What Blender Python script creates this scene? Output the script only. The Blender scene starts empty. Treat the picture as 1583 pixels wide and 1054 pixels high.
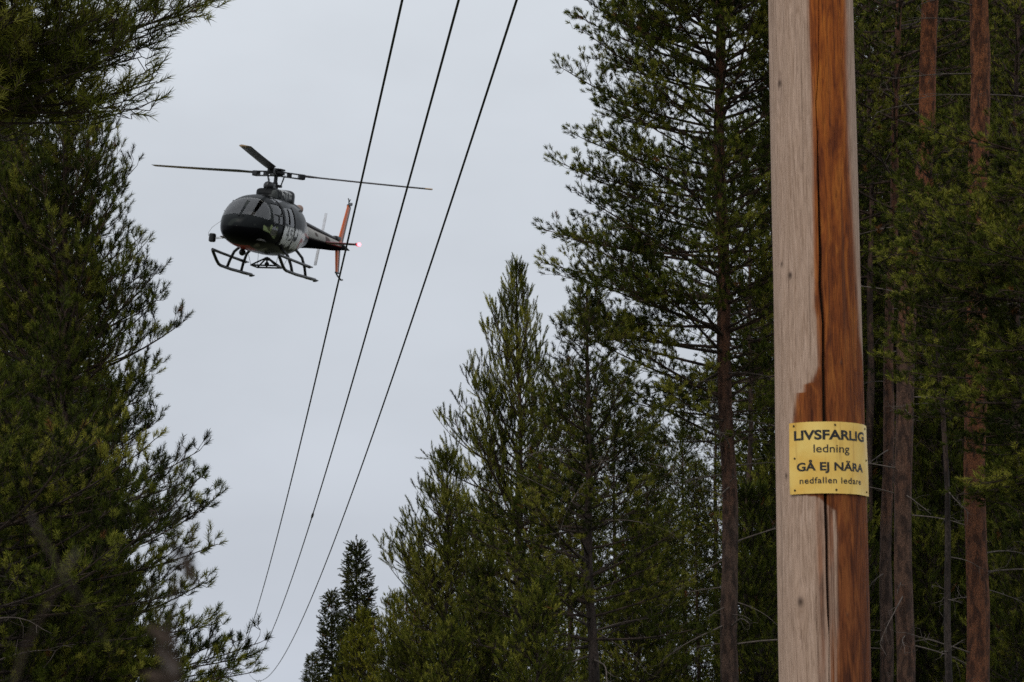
import bpy, math, random
import numpy as np
from mathutils import Vector, Matrix, noise

# ------------------------------------------------------------------ camera, sky, sun, exposure
SC = bpy.context.scene
COL = SC.collection
F_PX, CX, CY, HORIZON = 3738.0, 791.5, 527.0, 1150.0      # photo pixels (1583 x 1054)
PITCH = math.atan((HORIZON - CY) / F_PX)
CP, SP = math.cos(PITCH), math.sin(PITCH)
EYE = 1.6
cam_d = bpy.data.cameras.new("camera")
cam_d.lens = 85.0
cam_d.sensor_width = 36.0
cam_d.clip_start = 0.05
cam_d.clip_end = 5000
cam_d.dof.use_dof = True
cam_d.dof.focus_distance = 14.0
cam_d.dof.aperture_fstop = 18.0
cam = bpy.data.objects.new("camera", cam_d)
COL.objects.link(cam)
cam.location = (0, 0, EYE)
cam.rotation_euler = (math.pi / 2 + PITCH, 0, 0)
SC.camera = cam

SUN_EL, SUN_AZ = math.radians(52), math.radians(205)      # behind the camera, a little to its left
w = bpy.data.worlds.new("World")
SC.world = w
w.use_nodes = True
nt = w.node_tree
bg = nt.nodes["Background"]
sky = nt.nodes.new("ShaderNodeTexSky")
sky.sky_type = 'NISHITA'
sky.sun_disc = False
sky.sun_elevation = SUN_EL
sky.sun_rotation = SUN_AZ
sky.air_density = 2.0
sky.dust_density = 5.0
tc = nt.nodes.new("ShaderNodeTexCoord")
sep = nt.nodes.new("ShaderNodeSeparateXYZ")
nt.links.new(tc.outputs["Generated"], sep.inputs[0])
rmp = nt.nodes.new("ShaderNodeValToRGB")                  # the overcast deck: a little brighter towards the zenith
rmp.color_ramp.elements[0].position = 0.0
rmp.color_ramp.elements[0].color = (0.545, 0.588, 0.665, 1)
rmp.color_ramp.elements[1].position = 0.30
rmp.color_ramp.elements[1].color = (0.655, 0.698, 0.755, 1)
e = rmp.color_ramp.elements.new(1.0)
e.color = (0.80, 0.84, 0.90, 1)
nt.links.new(sep.outputs["Z"], rmp.inputs[0])
scl = nt.nodes.new("ShaderNodeVectorMath")
scl.operation = 'SCALE'
scl.inputs["Scale"].default_value = 10.0
cn = nt.nodes.new("ShaderNodeTexNoise")
cn.inputs["Scale"].default_value = 7.0
cn.inputs["Detail"].default_value = 4.0
cmp_ = nt.nodes.new("ShaderNodeMapping")
cmp_.inputs["Scale"].default_value = (1, 1, 2.2)
nt.links.new(tc.outputs["Generated"], cmp_.inputs[0])
nt.links.new(cmp_.outputs[0], cn.inputs["Vector"])
cr = nt.nodes.new("ShaderNodeMapRange")
cr.inputs["From Min"].default_value = 0.3
cr.inputs["From Max"].default_value = 0.7
cr.inputs["To Min"].default_value = 0.93
cr.inputs["To Max"].default_value = 1.045
nt.links.new(cn.outputs["Fac"], cr.inputs["Value"])
cs = nt.nodes.new("ShaderNodeVectorMath")
cs.operation = 'SCALE'
nt.links.new(rmp.outputs[0], cs.inputs[0])
nt.links.new(cr.outputs[0], cs.inputs["Scale"])
nt.links.new(cs.outputs[0], scl.inputs[0])
mx = nt.nodes.new("ShaderNodeMix")
mx.data_type = 'RGBA'
mx.inputs[0].default_value = 0.97
nt.links.new(sky.outputs[0], mx.inputs[6])
nt.links.new(scl.outputs[0], mx.inputs[7])
nt.links.new(mx.outputs[2], bg.inputs["Color"])
bg.inputs["Strength"].default_value = 0.10

sun_d = bpy.data.lights.new("sun", 'SUN')
sun_d.energy = 1.0
sun_d.angle = math.radians(25)
sun_d.color = (1.0, 0.95, 0.88)
sun = bpy.data.objects.new("sun", sun_d)
COL.objects.link(sun)
sun.rotation_euler = Vector((-math.sin(SUN_AZ) * math.cos(SUN_EL), -math.cos(SUN_AZ) * math.cos(SUN_EL), -math.sin(SUN_EL))).to_track_quat('-Z', 'Y').to_euler()
SC.view_settings.view_transform = 'Standard'
SC.view_settings.look = 'None'
SC.view_settings.exposure = 0.0
SC.view_settings.gamma = 1.0
SC.cycles.max_bounces = 5
SC.cycles.diffuse_bounces = 2
SC.cycles.transparent_max_bounces = 8
SC.cycles.use_denoising = False

# ------------------------------------------------------------------ helpers
def ray(px, py):
    u = (px - CX) / F_PX
    v = (CY - py) / F_PX
    return np.array([u, CP - v * SP, SP + v * CP])

def pt(px, py, Y):
    r = ray(px, py)
    q = r * (Y / r[1])
    return (q[0], q[1], q[2] + EYE)

def px_x(px, Y):
    return pt(px, 700, Y)[0]

def z_at(py, Y):
    return pt(CX, py, Y)[2]

def tag(o, label=None, cat=None, group=None, kind=None):
    if label: o["label"] = label
    if cat: o["category"] = cat
    if group: o["group"] = group
    if kind: o["kind"] = kind
    return o

def empty(name, loc=(0, 0, 0), rz=0.0, parent=None):
    o = bpy.data.objects.new(name, None)
    o.empty_display_size = 0.3
    COL.objects.link(o)
    o.location = loc
    o.rotation_euler = (0, 0, rz)
    if parent: o.parent = parent
    return o

def link_mesh(name, me, parent=None):
    o = bpy.data.objects.new(name, me)
    COL.objects.link(o)
    if parent: o.parent = parent
    return o

def np_mesh(name, V, quads=None, tris=None, mats=(), midx=None, attrs=None, smooth=True):
    """Mesh from numpy arrays: V (n,3), quads (q,4), tris (t,3)."""
    me = bpy.data.meshes.new(name)
    V = np.asarray(V, np.float32)
    q = np.zeros((0, 4), np.int32) if quads is None else np.asarray(quads, np.int32)
    t = np.zeros((0, 3), np.int32) if tris is None else np.asarray(tris, np.int32)
    nl = q.size + t.size
    me.vertices.add(len(V))
    me.vertices.foreach_set("co", V.ravel())
    me.loops.add(nl)
    me.loops.foreach_set("vertex_index", np.concatenate([q.ravel(), t.ravel()]))
    me.polygons.add(len(q) + len(t))
    st = np.concatenate([np.arange(len(q)) * 4, q.size + np.arange(len(t)) * 3]).astype(np.int32)
    me.polygons.foreach_set("loop_start", st)
    for m in mats: me.materials.append(m)
    if midx is not None:
        me.polygons.foreach_set("material_index", np.asarray(midx, np.int32))
    me.polygons.foreach_set("use_smooth", np.full(len(q) + len(t), smooth, dtype=bool))
    for k, a in (attrs or {}).items():
        a = np.asarray(a, np.float32)
        if a.ndim == 1:
            at = me.attributes.new(k, 'FLOAT', 'POINT'); at.data.foreach_set("value", a)
        elif a.shape[1] == 3:
            at = me.attributes.new(k, 'FLOAT_VECTOR', 'POINT'); at.data.foreach_set("vector", a.ravel())
        else:
            at = me.attributes.new(k, 'FLOAT_COLOR', 'POINT'); at.data.foreach_set("color", a.ravel())
    me.update(calc_edges=True)
    return me

def nrm(a):
    return a / np.maximum(np.linalg.norm(a, axis=-1, keepdims=True), 1e-9)

def tubes(P, R, m, cap=False):
    """P (n,k,3) polylines, R (n,k) radii -> verts, quads."""
    P = np.asarray(P, float); R = np.asarray(R, float)
    n, k, _ = P.shape
    T = np.empty_like(P)
    T[:, 1:-1] = P[:, 2:] - P[:, :-2]
    T[:, 0] = P[:, 1] - P[:, 0]
    T[:, -1] = P[:, -1] - P[:, -2]
    T = nrm(T)
    mean = nrm(T.mean(axis=1))
    ref = np.where(np.abs(mean[:, 2:3]) > 0.8, np.array([[1.0, 0, 0]]), np.array([[0, 0, 1.0]]))[:, None, :]
    U = nrm(np.cross(T, np.broadcast_to(ref, T.shape)))
    W = np.cross(T, U)
    a = np.arange(m) * 2 * math.pi / m
    V = P[:, :, None, :] + R[:, :, None, None] * (np.cos(a)[None, None, :, None] * U[:, :, None, :] + np.sin(a)[None, None, :, None] * W[:, :, None, :])
    idx = np.arange(n * k * m).reshape(n, k, m)
    a0 = idx[:, :-1]; a1 = idx[:, 1:]
    Q = np.stack([a0, np.roll(a0, -1, 2), np.roll(a1, -1, 2), a1], -1).reshape(-1, 4)
    return V.reshape(-1, 3), Q

class MB:
    """Collects simple solids into one mesh."""
    def __init__(self):
        self.V = []; self.F = []
    def add(self, V, F):
        o = len(self.V)
        self.V += [tuple(v) for v in V]
        self.F += [tuple(i + o for i in f) for f in F]
    def tube(self, P, R, m=10):
        P = [Vector(p) for p in P]
        if not isinstance(R, (list, tuple)): R = [R] * len(P)
        V, Q = tubes(np.array([[tuple(p) for p in P]]), np.array([R]), m)
        n = len(P)
        F = [tuple(int(i) for i in q) for q in Q]
        F.append(tuple(reversed(range(m))))
        F.append(tuple((n - 1) * m + i for i in range(m)))
        self.add([tuple(v) for v in V], F)
    def box(self, c, s, rot=None, bev=0.0):
        import bmesh
        bm = bmesh.new()
        bmesh.ops.create_cube(bm, size=1.0)
        for v in bm.verts: v.co = Vector((v.co.x * s[0], v.co.y * s[1], v.co.z * s[2]))
        if bev: bmesh.ops.bevel(bm, geom=bm.edges[:], offset=bev, segments=2, affect='EDGES', profile=0.5)
        M = Matrix.Translation(c) @ (rot.to_4x4() if rot else Matrix())
        bm.verts.index_update()
        self.add([tuple(M @ v.co) for v in bm.verts], [tuple(v.index for v in f.verts) for f in bm.faces])
        bm.free()
    def ball(self, c, r, seg=14, rings=8, s=(1, 1, 1)):
        V = []; F = []
        for i in range(rings + 1):
            th = math.pi * i / rings
            for j in range(seg):
                a = 2 * math.pi * j / seg
                V.append((c[0] + r * s[0] * math.sin(th) * math.cos(a), c[1] + r * s[1] * math.sin(th) * math.sin(a), c[2] + r * s[2] * math.cos(th)))
        for i in range(rings):
            for j in range(seg):
                F.append((i * seg + j, (i + 1) * seg + j, (i + 1) * seg + (j + 1) % seg, i * seg + (j + 1) % seg))
        self.add(V, F)
    def loft(self, rings):
        n = len(rings[0]); V = [p for r in rings for p in r]; F = []
        for i in range(len(rings) - 1):
            for j in range(n):
                F.append((i * n + j, i * n + (j + 1) % n, (i + 1) * n + (j + 1) % n, (i + 1) * n + j))
        F.append(tuple(reversed(range(n)))); F.append(tuple((len(rings) - 1) * n + j for j in range(n)))
        self.add(V, F)
    def build(self, name, mat, parent=None, smooth=False, auto=None):
        import bmesh
        me = bpy.data.meshes.new(name)
        me.from_pydata(self.V, [], self.F)
        bm = bmesh.new(); bm.from_mesh(me)
        bmesh.ops.remove_doubles(bm, verts=bm.verts, dist=1e-5)
        bmesh.ops.recalc_face_normals(bm, faces=bm.faces)
        bm.to_mesh(me); bm.free()
        me.materials.append(mat)
        if smooth:
            me.polygons.foreach_set("use_smooth", [True] * len(me.polygons))
            if auto: me.set_sharp_from_angle(angle=math.radians(auto))
        return link_mesh(name, me, parent)

# ------------------------------------------------------------------ materials
def new_mat(name):
    m = bpy.data.materials.new(name)
    m.use_nodes = True
    return m, m.node_tree, m.node_tree.nodes["Principled BSDF"]

def simple_mat(name, col, rough=0.6, metal=0.0, var=0.15, scale=8.0, coat=0.0):
    m, t, b = new_mat(name)
    b.inputs["Roughness"].default_value = rough
    b.inputs["Metallic"].default_value = metal
    b.inputs["Coat Weight"].default_value = coat
    tc = t.nodes.new("ShaderNodeTexCoord")
    n = t.nodes.new("ShaderNodeTexNoise"); n.inputs["Scale"].default_value = scale; n.inputs["Detail"].default_value = 4
    t.links.new(tc.outputs["Object"], n.inputs["Vector"])
    r = t.nodes.new("ShaderNodeValToRGB")
    r.color_ramp.elements[0].position = 0.3; r.color_ramp.elements[1].position = 0.7
    r.color_ramp.elements[0].color = tuple(c * (1 - var) for c in col) + (1,)
    r.color_ramp.elements[1].color = tuple(c * (1 + var) for c in col) + (1,)
    t.links.new(n.outputs["Fac"], r.inputs[0])
    t.links.new(r.outputs[0], b.inputs["Base Color"])
    return m

def foliage_mat(name, dark, mid, light):
    """Needles: 'tint' 0..1 picks old to fresh green, above 1 dead brown needles."""
    m, t, b = new_mat(name)
    a = t.nodes.new("ShaderNodeAttribute"); a.attribute_name = "tint"
    r = t.nodes.new("ShaderNodeValToRGB")
    dv = t.nodes.new("ShaderNodeMath"); dv.operation = 'MULTIPLY'; dv.inputs[1].default_value = 0.5
    t.links.new(a.outputs["Fac"], dv.inputs[0])
    els = r.color_ramp.elements
    els[0].position = 0.0; els[0].color = dark + (1,)
    els[1].position = 1.0; els[1].color = (0.17, 0.07, 0.022, 1)
    for p, c in ((0.25, mid), (0.5, light), (0.6, (0.17, 0.075, 0.025))):
        e = els.new(p); e.color = tuple(c) + (1,)
    t.links.new(dv.outputs[0], r.inputs[0])
    oi = t.nodes.new("ShaderNodeObjectInfo")
    hs = t.nodes.new("ShaderNodeHueSaturation")
    mr = t.nodes.new("ShaderNodeMapRange")
    mr.inputs["To Min"].default_value = 0.8; mr.inputs["To Max"].default_value = 1.15
    t.links.new(oi.outputs["Random"], mr.inputs["Value"])
    t.links.new(mr.outputs[0], hs.inputs["Value"])
    t.links.new(r.outputs[0], hs.inputs["Color"])
    t.links.new(hs.outputs[0], b.inputs["Base Color"])
    b.inputs["Roughness"].default_value = 0.65
    b.inputs["Specular IOR Level"].default_value = 0.07
    tr = t.nodes.new("ShaderNodeBsdfTranslucent")
    t.links.new(hs.outputs[0], tr.inputs["Color"])
    ms = t.nodes.new("ShaderNodeMixShader"); ms.inputs[0].default_value = 0.10
    t.links.new(b.outputs[0], ms.inputs[1]); t.links.new(tr.outputs[0], ms.inputs[2])
    t.links.new(ms.outputs[0], t.nodes["Material Output"].inputs["Surface"])
    return m

def bark_mat(name, low, high, crack, z0, z1, scale=9.0):
    m, t, b = new_mat(name)
    tc = t.nodes.new("ShaderNodeTexCoord")
    mp = t.nodes.new("ShaderNodeMapping"); mp.inputs["Scale"].default_value = (1, 1, 0.33)
    t.links.new(tc.outputs["Object"], mp.inputs[0])
    vo = t.nodes.new("ShaderNodeTexVoronoi"); vo.feature = 'DISTANCE_TO_EDGE'; vo.inputs["Scale"].default_value = scale * 1.6
    nz = t.nodes.new("ShaderNodeTexNoise"); nz.inputs["Scale"].default_value = scale; nz.inputs["Detail"].default_value = 6
    wv = t.nodes.new("ShaderNodeMix"); wv.data_type = 'RGBA'; wv.inputs[0].default_value = 0.30
    t.links.new(mp.outputs[0], nz.inputs["Vector"])
    t.links.new(mp.outputs[0], wv.inputs[6]); t.links.new(nz.outputs["Color"], wv.inputs[7])
    t.links.new(wv.outputs[2], vo.inputs["Vector"])
    sp = t.nodes.new("ShaderNodeSeparateXYZ"); t.links.new(tc.outputs["Object"], sp.inputs[0])
    mr = t.nodes.new("ShaderNodeMapRange"); mr.inputs["From Min"].default_value = z0; mr.inputs["From Max"].default_value = z1
    n2 = t.nodes.new("ShaderNodeTexNoise"); n2.inputs["Scale"].default_value = 1.6; n2.inputs["Detail"].default_value = 5
    t.links.new(tc.outputs["Object"], n2.inputs["Vector"])
    t.links.new(sp.outputs["Z"], mr.inputs["Value"])
    ad = t.nodes.new("ShaderNodeMath"); ad.operation = 'ADD'
    sb = t.nodes.new("ShaderNodeMath"); sb.operation = 'MULTIPLY_ADD'; sb.inputs[1].default_value = 1.8; sb.inputs[2].default_value = -0.9
    t.links.new(n2.outputs["Fac"], sb.inputs[0])
    t.links.new(mr.outputs[0], ad.inputs[0]); t.links.new(sb.outputs[0], ad.inputs[1]); ad.use_clamp = True
    c1 = t.nodes.new("ShaderNodeMix"); c1.data_type = 'RGBA'
    c1.inputs[6].default_value = low + (1,); c1.inputs[7].default_value = high + (1,)
    t.links.new(ad.outputs[0], c1.inputs[0])
    rp = t.nodes.new("ShaderNodeValToRGB"); rp.color_ramp.elements[0].position = 0.0; rp.color_ramp.elements[1].position = 0.10
    t.links.new(vo.outputs["Distance"], rp.inputs[0])
    c2 = t.nodes.new("ShaderNodeMix"); c2.data_type = 'RGBA'
    c2.inputs[6].default_value = crack + (1,)
    t.links.new(rp.outputs[0], c2.inputs[0]); t.links.new(c1.outputs[2], c2.inputs[7])
    c3 = t.nodes.new("ShaderNodeMix"); c3.data_type = 'RGBA'; c3.blend_type = 'MULTIPLY'; c3.inputs[0].default_value = 0.95
    r3 = t.nodes.new("ShaderNodeValToRGB"); r3.color_ramp.elements[0].position = 0.40; r3.color_ramp.elements[1].position = 0.56
    r3.color_ramp.elements[0].color = (0.30, 0.27, 0.26, 1)
    t.links.new(nz.outputs["Fac"], r3.inputs[0])
    t.links.new(c2.outputs[2], c3.inputs[6]); t.links.new(r3.outputs[0], c3.inputs[7])
    t.links.new(c3.outputs[2], b.inputs["Base Color"])
    b.inputs["Roughness"].default_value = 0.9
    bp = t.nodes.new("ShaderNodeBump"); bp.inputs["Strength"].default_value = 0.7; bp.inputs["Distance"].default_value = 0.02
    t.links.new(vo.outputs["Distance"], bp.inputs["Height"]); t.links.new(bp.outputs[0], b.inputs["Normal"])
    return m

M_PINE = foliage_mat("pine_needles", (0.014, 0.021, 0.004), (0.082, 0.102, 0.012), (0.31, 0.30, 0.045))
M_YOUNG_LIT = foliage_mat("young_and_lit_needles", (0.026, 0.034, 0.005), (0.155, 0.172, 0.019), (0.48, 0.45, 0.085))
M_SPRUCE = foliage_mat("spruce_needles", (0.018, 0.024, 0.006), (0.045, 0.055, 0.012), (0.11, 0.115, 0.025))
M_BRIGHT = foliage_mat("fresh_pine_needles", (0.060, 0.070, 0.008), (0.23, 0.235, 0.022), (0.50, 0.45, 0.06))
M_WOOD = bark_mat("branch_bark", (0.050, 0.034, 0.025), (0.090, 0.050, 0.030), (0.03, 0.02, 0.015), 2, 9)
M_BARK = bark_mat("pine_bark", (0.115, 0.066, 0.046), (0.19, 0.074, 0.034), (0.025, 0.016, 0.012), 4.0, 9.0, 15.0)
M_BARK_ORANGE = bark_mat("orange_pine_bark", (0.19, 0.068, 0.028), (0.30, 0.100, 0.034), (0.06, 0.026, 0.016), 3.0, 9.0, 14.0)
M_BARK_TWO = bark_mat("two_tone_pine_bark", (0.135, 0.070, 0.044), (0.30, 0.095, 0.032), (0.035, 0.018, 0.012), 6.5, 10.5, 15.0)
M_BARK_DARK = bark_mat("dark_pine_bark", (0.062, 0.045, 0.038), (0.10, 0.052, 0.032), (0.02, 0.014, 0.012), 3.0, 9.0)
M_DEAD = simple_mat("dead_twig_bark", (0.125, 0.10, 0.085), 0.9, var=0.4, scale=14)

# ------------------------------------------------------------------ trees
def needles(rs, P, D, L, m, ang, nl, nw, tint):
    """Needle triangles along shoots: P base, D unit direction, L length."""
    n = len(P)
    ref = np.where(np.abs(D[:, 2:3]) > 0.85, np.array([[1.0, 0, 0]]), np.array([[0, 0, 1.0]]))
    U = nrm(np.cross(D, ref)); W = np.cross(D, U)
    s = (np.arange(m)[None, :] + rs.uniform(0, 1, (n, m))) / m
    a = np.arange(m)[None, :] * 2.399963 + rs.uniform(0, 6.28, (n, 1)) + rs.normal(0, .3, (n, m))
    th = ang + rs.normal(0, .16, (n, m)) - 0.35 * ang * (s > .75)
    rad = np.cos(a)[..., None] * U[:, None] + np.sin(a)[..., None] * W[:, None]
    nd = np.cos(th)[..., None] * D[:, None] + np.sin(th)[..., None] * rad
    base = P[:, None] + D[:, None] * (s * L[:, None])[..., None]
    side = nrm(np.cross(nd, D[:, None] + rs.normal(0, .4, (n, m, 3))))
    ln = nl * rs.uniform(.75, 1.15, (n, m))[..., None]
    V = np.stack([base - side * nw * .5, base + side * nw * .5, base + nd * ln * .62 + side * nw * .42, base + nd * ln], 2)
    k = n * m
    i = np.arange(k) * 4
    T = np.concatenate([np.stack([i, i + 1, i + 2], -1), np.stack([i, i + 2, i + 3], -1)])
    tt = np.repeat((tint[:, None] + rs.normal(0, .06, (n, m))).ravel(), 4)
    return V.reshape(-1, 3), T, tt

STATS = []
DEF = dict(tap=.75, twig=.12, whorl=.42, per=(4, 6), e0=(-5, 50), curve=22, bl_step=.12, bl_len=.50, bl_ang=50, bare=.30, sh_step=.056,
           sh_len=(.05, .10), m=32, ang=.85, nl=.062, nw=.0076, up=.35, r_br=.016, brown=0.005, droop=0.0, keep=1.0, jit=.25)

def make_tree(seed, H, zb, prof, r0, needle_mat, bark, lean=(0, 0), dead=None, curve_x=None, zmax=None, gap=None, boughs=(), **kw):
    """Returns (trunk mesh, crown mesh). prof(z, az) gives the horizontal reach of a branch leaving the trunk at z."""
    p = dict(DEF); p.update(kw)
    rs = np.random.RandomState(seed)
    # trunk
    nk = 40
    zz = np.linspace(-0.3, H, nk)
    wob = rs.normal(0, 1, 4); wa = .05 if H < 15 else .025
    def axis(z):
        z = np.asarray(z, float)
        bx = 0 if curve_x is None else np.interp(z, curve_x[0], curve_x[1])
        return np.stack([bx + lean[0] * z + wa * np.sin(z * .55 + wob[0] * 3) * np.minimum(1, z / 4) + .02 * np.sin(z * 1.7 + wob[1] * 3),
                         lean[1] * z + wa * np.sin(z * .5 + wob[2] * 3) * np.minimum(1, z / 4), z], -1)
    trad = lambda z: np.maximum(r0 * (1 - np.clip(z, 0, H) / H) ** p['tap'], .012) * (1 + .35 * np.exp(-np.maximum(z, 0) * 2.2))
    TV, TQ = tubes(axis(zz)[None], trad(zz)[None], 18)
    TV = TV + rs.normal(0, .006, TV.shape) * (r0 / .14)
    tv, tq = [TV], [TQ]; nt_ = len(TV)
    tmid = [np.zeros(len(TQ), int)]
    # branches
    BP, BR, BL = [], [], []
    z = zb + rs.uniform(0, .2)
    span = H - zb
    ntop = H if zmax is None else zmax
    while z < H - .12:
        f = (z - zb) / span
        nb = rs.randint(p['per'][0], p['per'][1] + 1)
        a0 = rs.uniform(0, 6.28)
        if z <= ntop and not (gap and gap[0] < z < gap[1]):
            for j in range(nb):
                if rs.uniform() > p['keep']: continue
                az = a0 + j * 6.283 / nb + rs.normal(0, p['jit'])
                zj = min(z + rs.uniform(-.12, .12), H - .08)
                el0 = math.radians(p['e0'][0] * (1 - f) + p['e0'][1] * f + rs.normal(0, 7))
                el1 = min(el0 + math.radians(p['curve'] * rs.uniform(.5, 1.4)), 1.3)
                s = np.linspace(0, 1, 9)
                el = el0 + (el1 - el0) * s ** 1.4 - math.radians(p['droop']) * np.sin(s * math.pi)
                tm = np.tan(el).mean()
                L = prof(zj, az)
                for _ in range(4): L = .5 * L + .5 * prof(min(zj + L * tm, H - .02), az)
                L *= rs.uniform(.72, 1.02)
                if L < .06: continue
                azs = az + np.cumsum(rs.normal(0, .07, 9)) * .6
                d = np.stack([np.cos(el) * np.cos(azs), np.cos(el) * np.sin(azs), np.sin(el)], -1)
                Ls = min(L / max(np.cos(el).mean(), .35), (H - zj) * .95 + .05 + 2.0 * (tm < .4))
                pos = axis(zj) + np.concatenate([[[0, 0, 0]], np.cumsum(d[:-1] * Ls / 8, 0)])
                BP.append(pos); BL.append(Ls)
                BR.append((p['r_br'] * min(Ls / 1.5, 1.5) + .004) * (1 - .82 * s))
        z += p['whorl'] * rs.uniform(.75, 1.25) * (1 - .35 * f)
    for (tx, tz, daz, a0_, a1_) in boughs:                           # single boughs with a given tip (x offset, height)
        s = np.linspace(0, 1, 9)
        el = math.radians(a0_) + math.radians(a1_ - a0_) * s ** 1.4
        L = abs(tx) / math.cos(math.radians(daz)); az = (0 if tx > 0 else math.pi) - math.copysign(math.radians(daz), tx)
        azs = az + np.cumsum(rs.normal(0, .05, 9)) * .5
        d = np.stack([np.cos(el) * np.cos(azs), np.cos(el) * np.sin(azs), np.sin(el)], -1)
        Ls = L / np.cos(el).mean()
        run = np.concatenate([[[0, 0, 0]], np.cumsum(d[:-1] * Ls / 8, 0)])
        BP.append(axis(tz - run[-1, 2]) + run); BL.append(Ls)
        BR.append((p['r_br'] * min(Ls / 1.5, 1.5) + .004) * (1 - .82 * s))
    BP = np.array(BP); BR = np.array(BR); BL = np.array(BL)
    cv, cq, co = [], [], 0
    V, Q = tubes(BP, BR, 5)
    cv.append(V); cq.append(Q); co += len(V)
    # branchlets
    A, D, LL, AB, SB = [], [], [], [], []
    btint = rs.normal(0, .22, len(BP))
    SP_, SD, SL = [], [], []
    for b in range(len(BP)):
        P = BP[b]; L = BL[b]
        bare = p['bare'] * min(1, L / 1.8)
        n = max(2, int(L * (1 - bare) / p['bl_step']))
        s = bare + (1 - bare) * (np.arange(n) + rs.uniform(.1, .9, n)) / n
        i = np.minimum((s * 8).astype(int), 7); fr = (s * 8 - i)[:, None]
        pos = P[i] * (1 - fr) + P[i + 1] * fr
        t = nrm(P[i + 1] - P[i])
        h = nrm(np.cross(np.array([0, 0, 1.0]), t))
        sg = np.where(np.arange(n) % 2 == 0, 1.0, -1.0)[:, None]
        an = np.radians(p['bl_ang'] + rs.normal(0, 12, n))[:, None]
        roll = rs.normal(p['up'], .35, n)[:, None]
        up = np.cross(t, h)
        d = nrm(np.cos(an) * t + np.sin(an) * (np.cos(roll) * sg * h + np.sin(roll) * up))
        l = (p['bl_len'] * L * (1.05 - s) * .9 + .10) * rs.uniform(.55, 1.15, n)
        l = np.minimum(l, .9)
        A.append(pos); D.append(d); LL.append(l); AB.append(np.full(n, b))
        # shoots on the outer end of the branch itself
        k = max(2, int(.35 * L / p['sh_step'] * .7))
        s = 1 - .35 * rs.uniform(0, 1, k) ** 1.3
        s[0] = 1.0
        i = np.minimum((s * 8).astype(int), 7); fr = (s * 8 - i)[:, None]
        SP_.append(P[i] * (1 - fr) + P[i + 1] * fr)
        t = nrm(P[i + 1] - P[i])
        dd = nrm(t + rs.normal(0, .45, (k, 3)) + np.array([0, 0, p['up']]))
        dd[0] = nrm(t[0] + np.array([0, 0, .2]))
        SD.append(dd); SL.append(rs.uniform(*p['sh_len'], k)); SB.append(np.full(k, btint[b]))
    AB = np.concatenate(AB)
    A = np.concatenate(A); D = np.concatenate(D); LL = np.concatenate(LL)
    n = len(A)
    bend = np.array([0, 0, 1.0]) * p['up'] * .5
    P0 = A; P1 = A + D * (LL / 3)[:, None]
    d2 = nrm(D + bend * .6 + rs.normal(0, .12, (n, 3))); P2 = P1 + d2 * (LL / 3)[:, None]
    d3 = nrm(d2 + bend * .8 + rs.normal(0, .12, (n, 3))); P3 = P2 + d3 * (LL / 3)[:, None]
    PB = np.stack([P0, P1, P2, P3], 1)
    RB = (.0035 + .006 * LL)[:, None] * np.array([[1, .8, .6, .35]])
    V, Q = tubes(PB, RB, 3)
    cv.append(V); cq.append(Q + co); co += len(V)
    # shoots on branchlets
    ns = np.maximum(2, (LL * .85 / p['sh_step']).astype(int))
    rep = np.repeat(np.arange(n), ns)
    first = np.concatenate([[True], rep[1:] != rep[:-1]])
    s = .15 + .85 * rs.uniform(0, 1, len(rep)) ** .85
    s[first] = 1.0
    i = np.minimum((s * 3).astype(int), 2); fr = (s * 3 - i)[:, None]
    pos = PB[rep, i] * (1 - fr) + PB[rep, i + 1] * fr
    t = nrm(PB[rep, i + 1] - PB[rep, i])
    dd = nrm(t * .9 + rs.normal(0, .5, (len(rep), 3)) + np.array([0, 0, p['up']]))
    dd[first] = nrm(t[first] + np.array([0, 0, .15]))
    SP_.append(pos); SD.append(dd); SL.append(rs.uniform(*p['sh_len'], len(rep))); SB.append(btint[AB[rep]] + rs.normal(0, .12, n)[rep])
    # leader
    k = 8
    SP_.append(axis(np.linspace(H - .5, H, k))); SD.append(nrm(np.array([0, 0, 1.0]) + rs.normal(0, .25, (k, 3)))); SL.append(np.full(k, .16)); SB.append(np.zeros(k))
    SP_ = np.concatenate(SP_); SD = np.concatenate(SD); SL = np.concatenate(SL)
    n = len(SP_)
    tw = rs.uniform(0, 1, n) ** .8 * p['twig']                       # short side twigs that carry the shoots
    td = nrm(SD * .6 + rs.normal(0, .6, (n, 3)))
    T1_ = SP_ + td * tw[:, None]
    V, Q = tubes(np.stack([SP_, T1_], 1), np.full((n, 2), .003), 3)
    cv.append(V); cq.append(Q + co); co += len(V)
    SP_ = T1_
    STATS.append((seed, n))
    tint = np.clip(rs.normal(.45, .15, n) + np.concatenate(SB), 0.02, .98)
    tint = np.where(rs.uniform(0, 1, n) < p['brown'], 1.3, tint)
    V, Q = tubes(np.stack([SP_, SP_ + SD * SL[:, None]], 1), np.full((n, 2), .0035), 3)
    cv.append(V); cq.append(Q + co); co += len(V)
    nwood = sum(len(q) for q in cq)
    NV, NT, NTINT = needles(rs, SP_, SD, SL, p['m'], p['ang'], p['nl'], p['nw'], tint)
    allV = np.concatenate(cv + [NV])
    allQ = np.concatenate(cq)
    tatt = np.concatenate([np.full(co, .4), NTINT])
    mi = np.concatenate([np.zeros(nwood, int), np.ones(len(NT), int)])
    crown = np_mesh("crown", allV, allQ, NT + co, (M_WOOD, needle_mat), mi, {"tint": tatt}, smooth=False)
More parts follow.
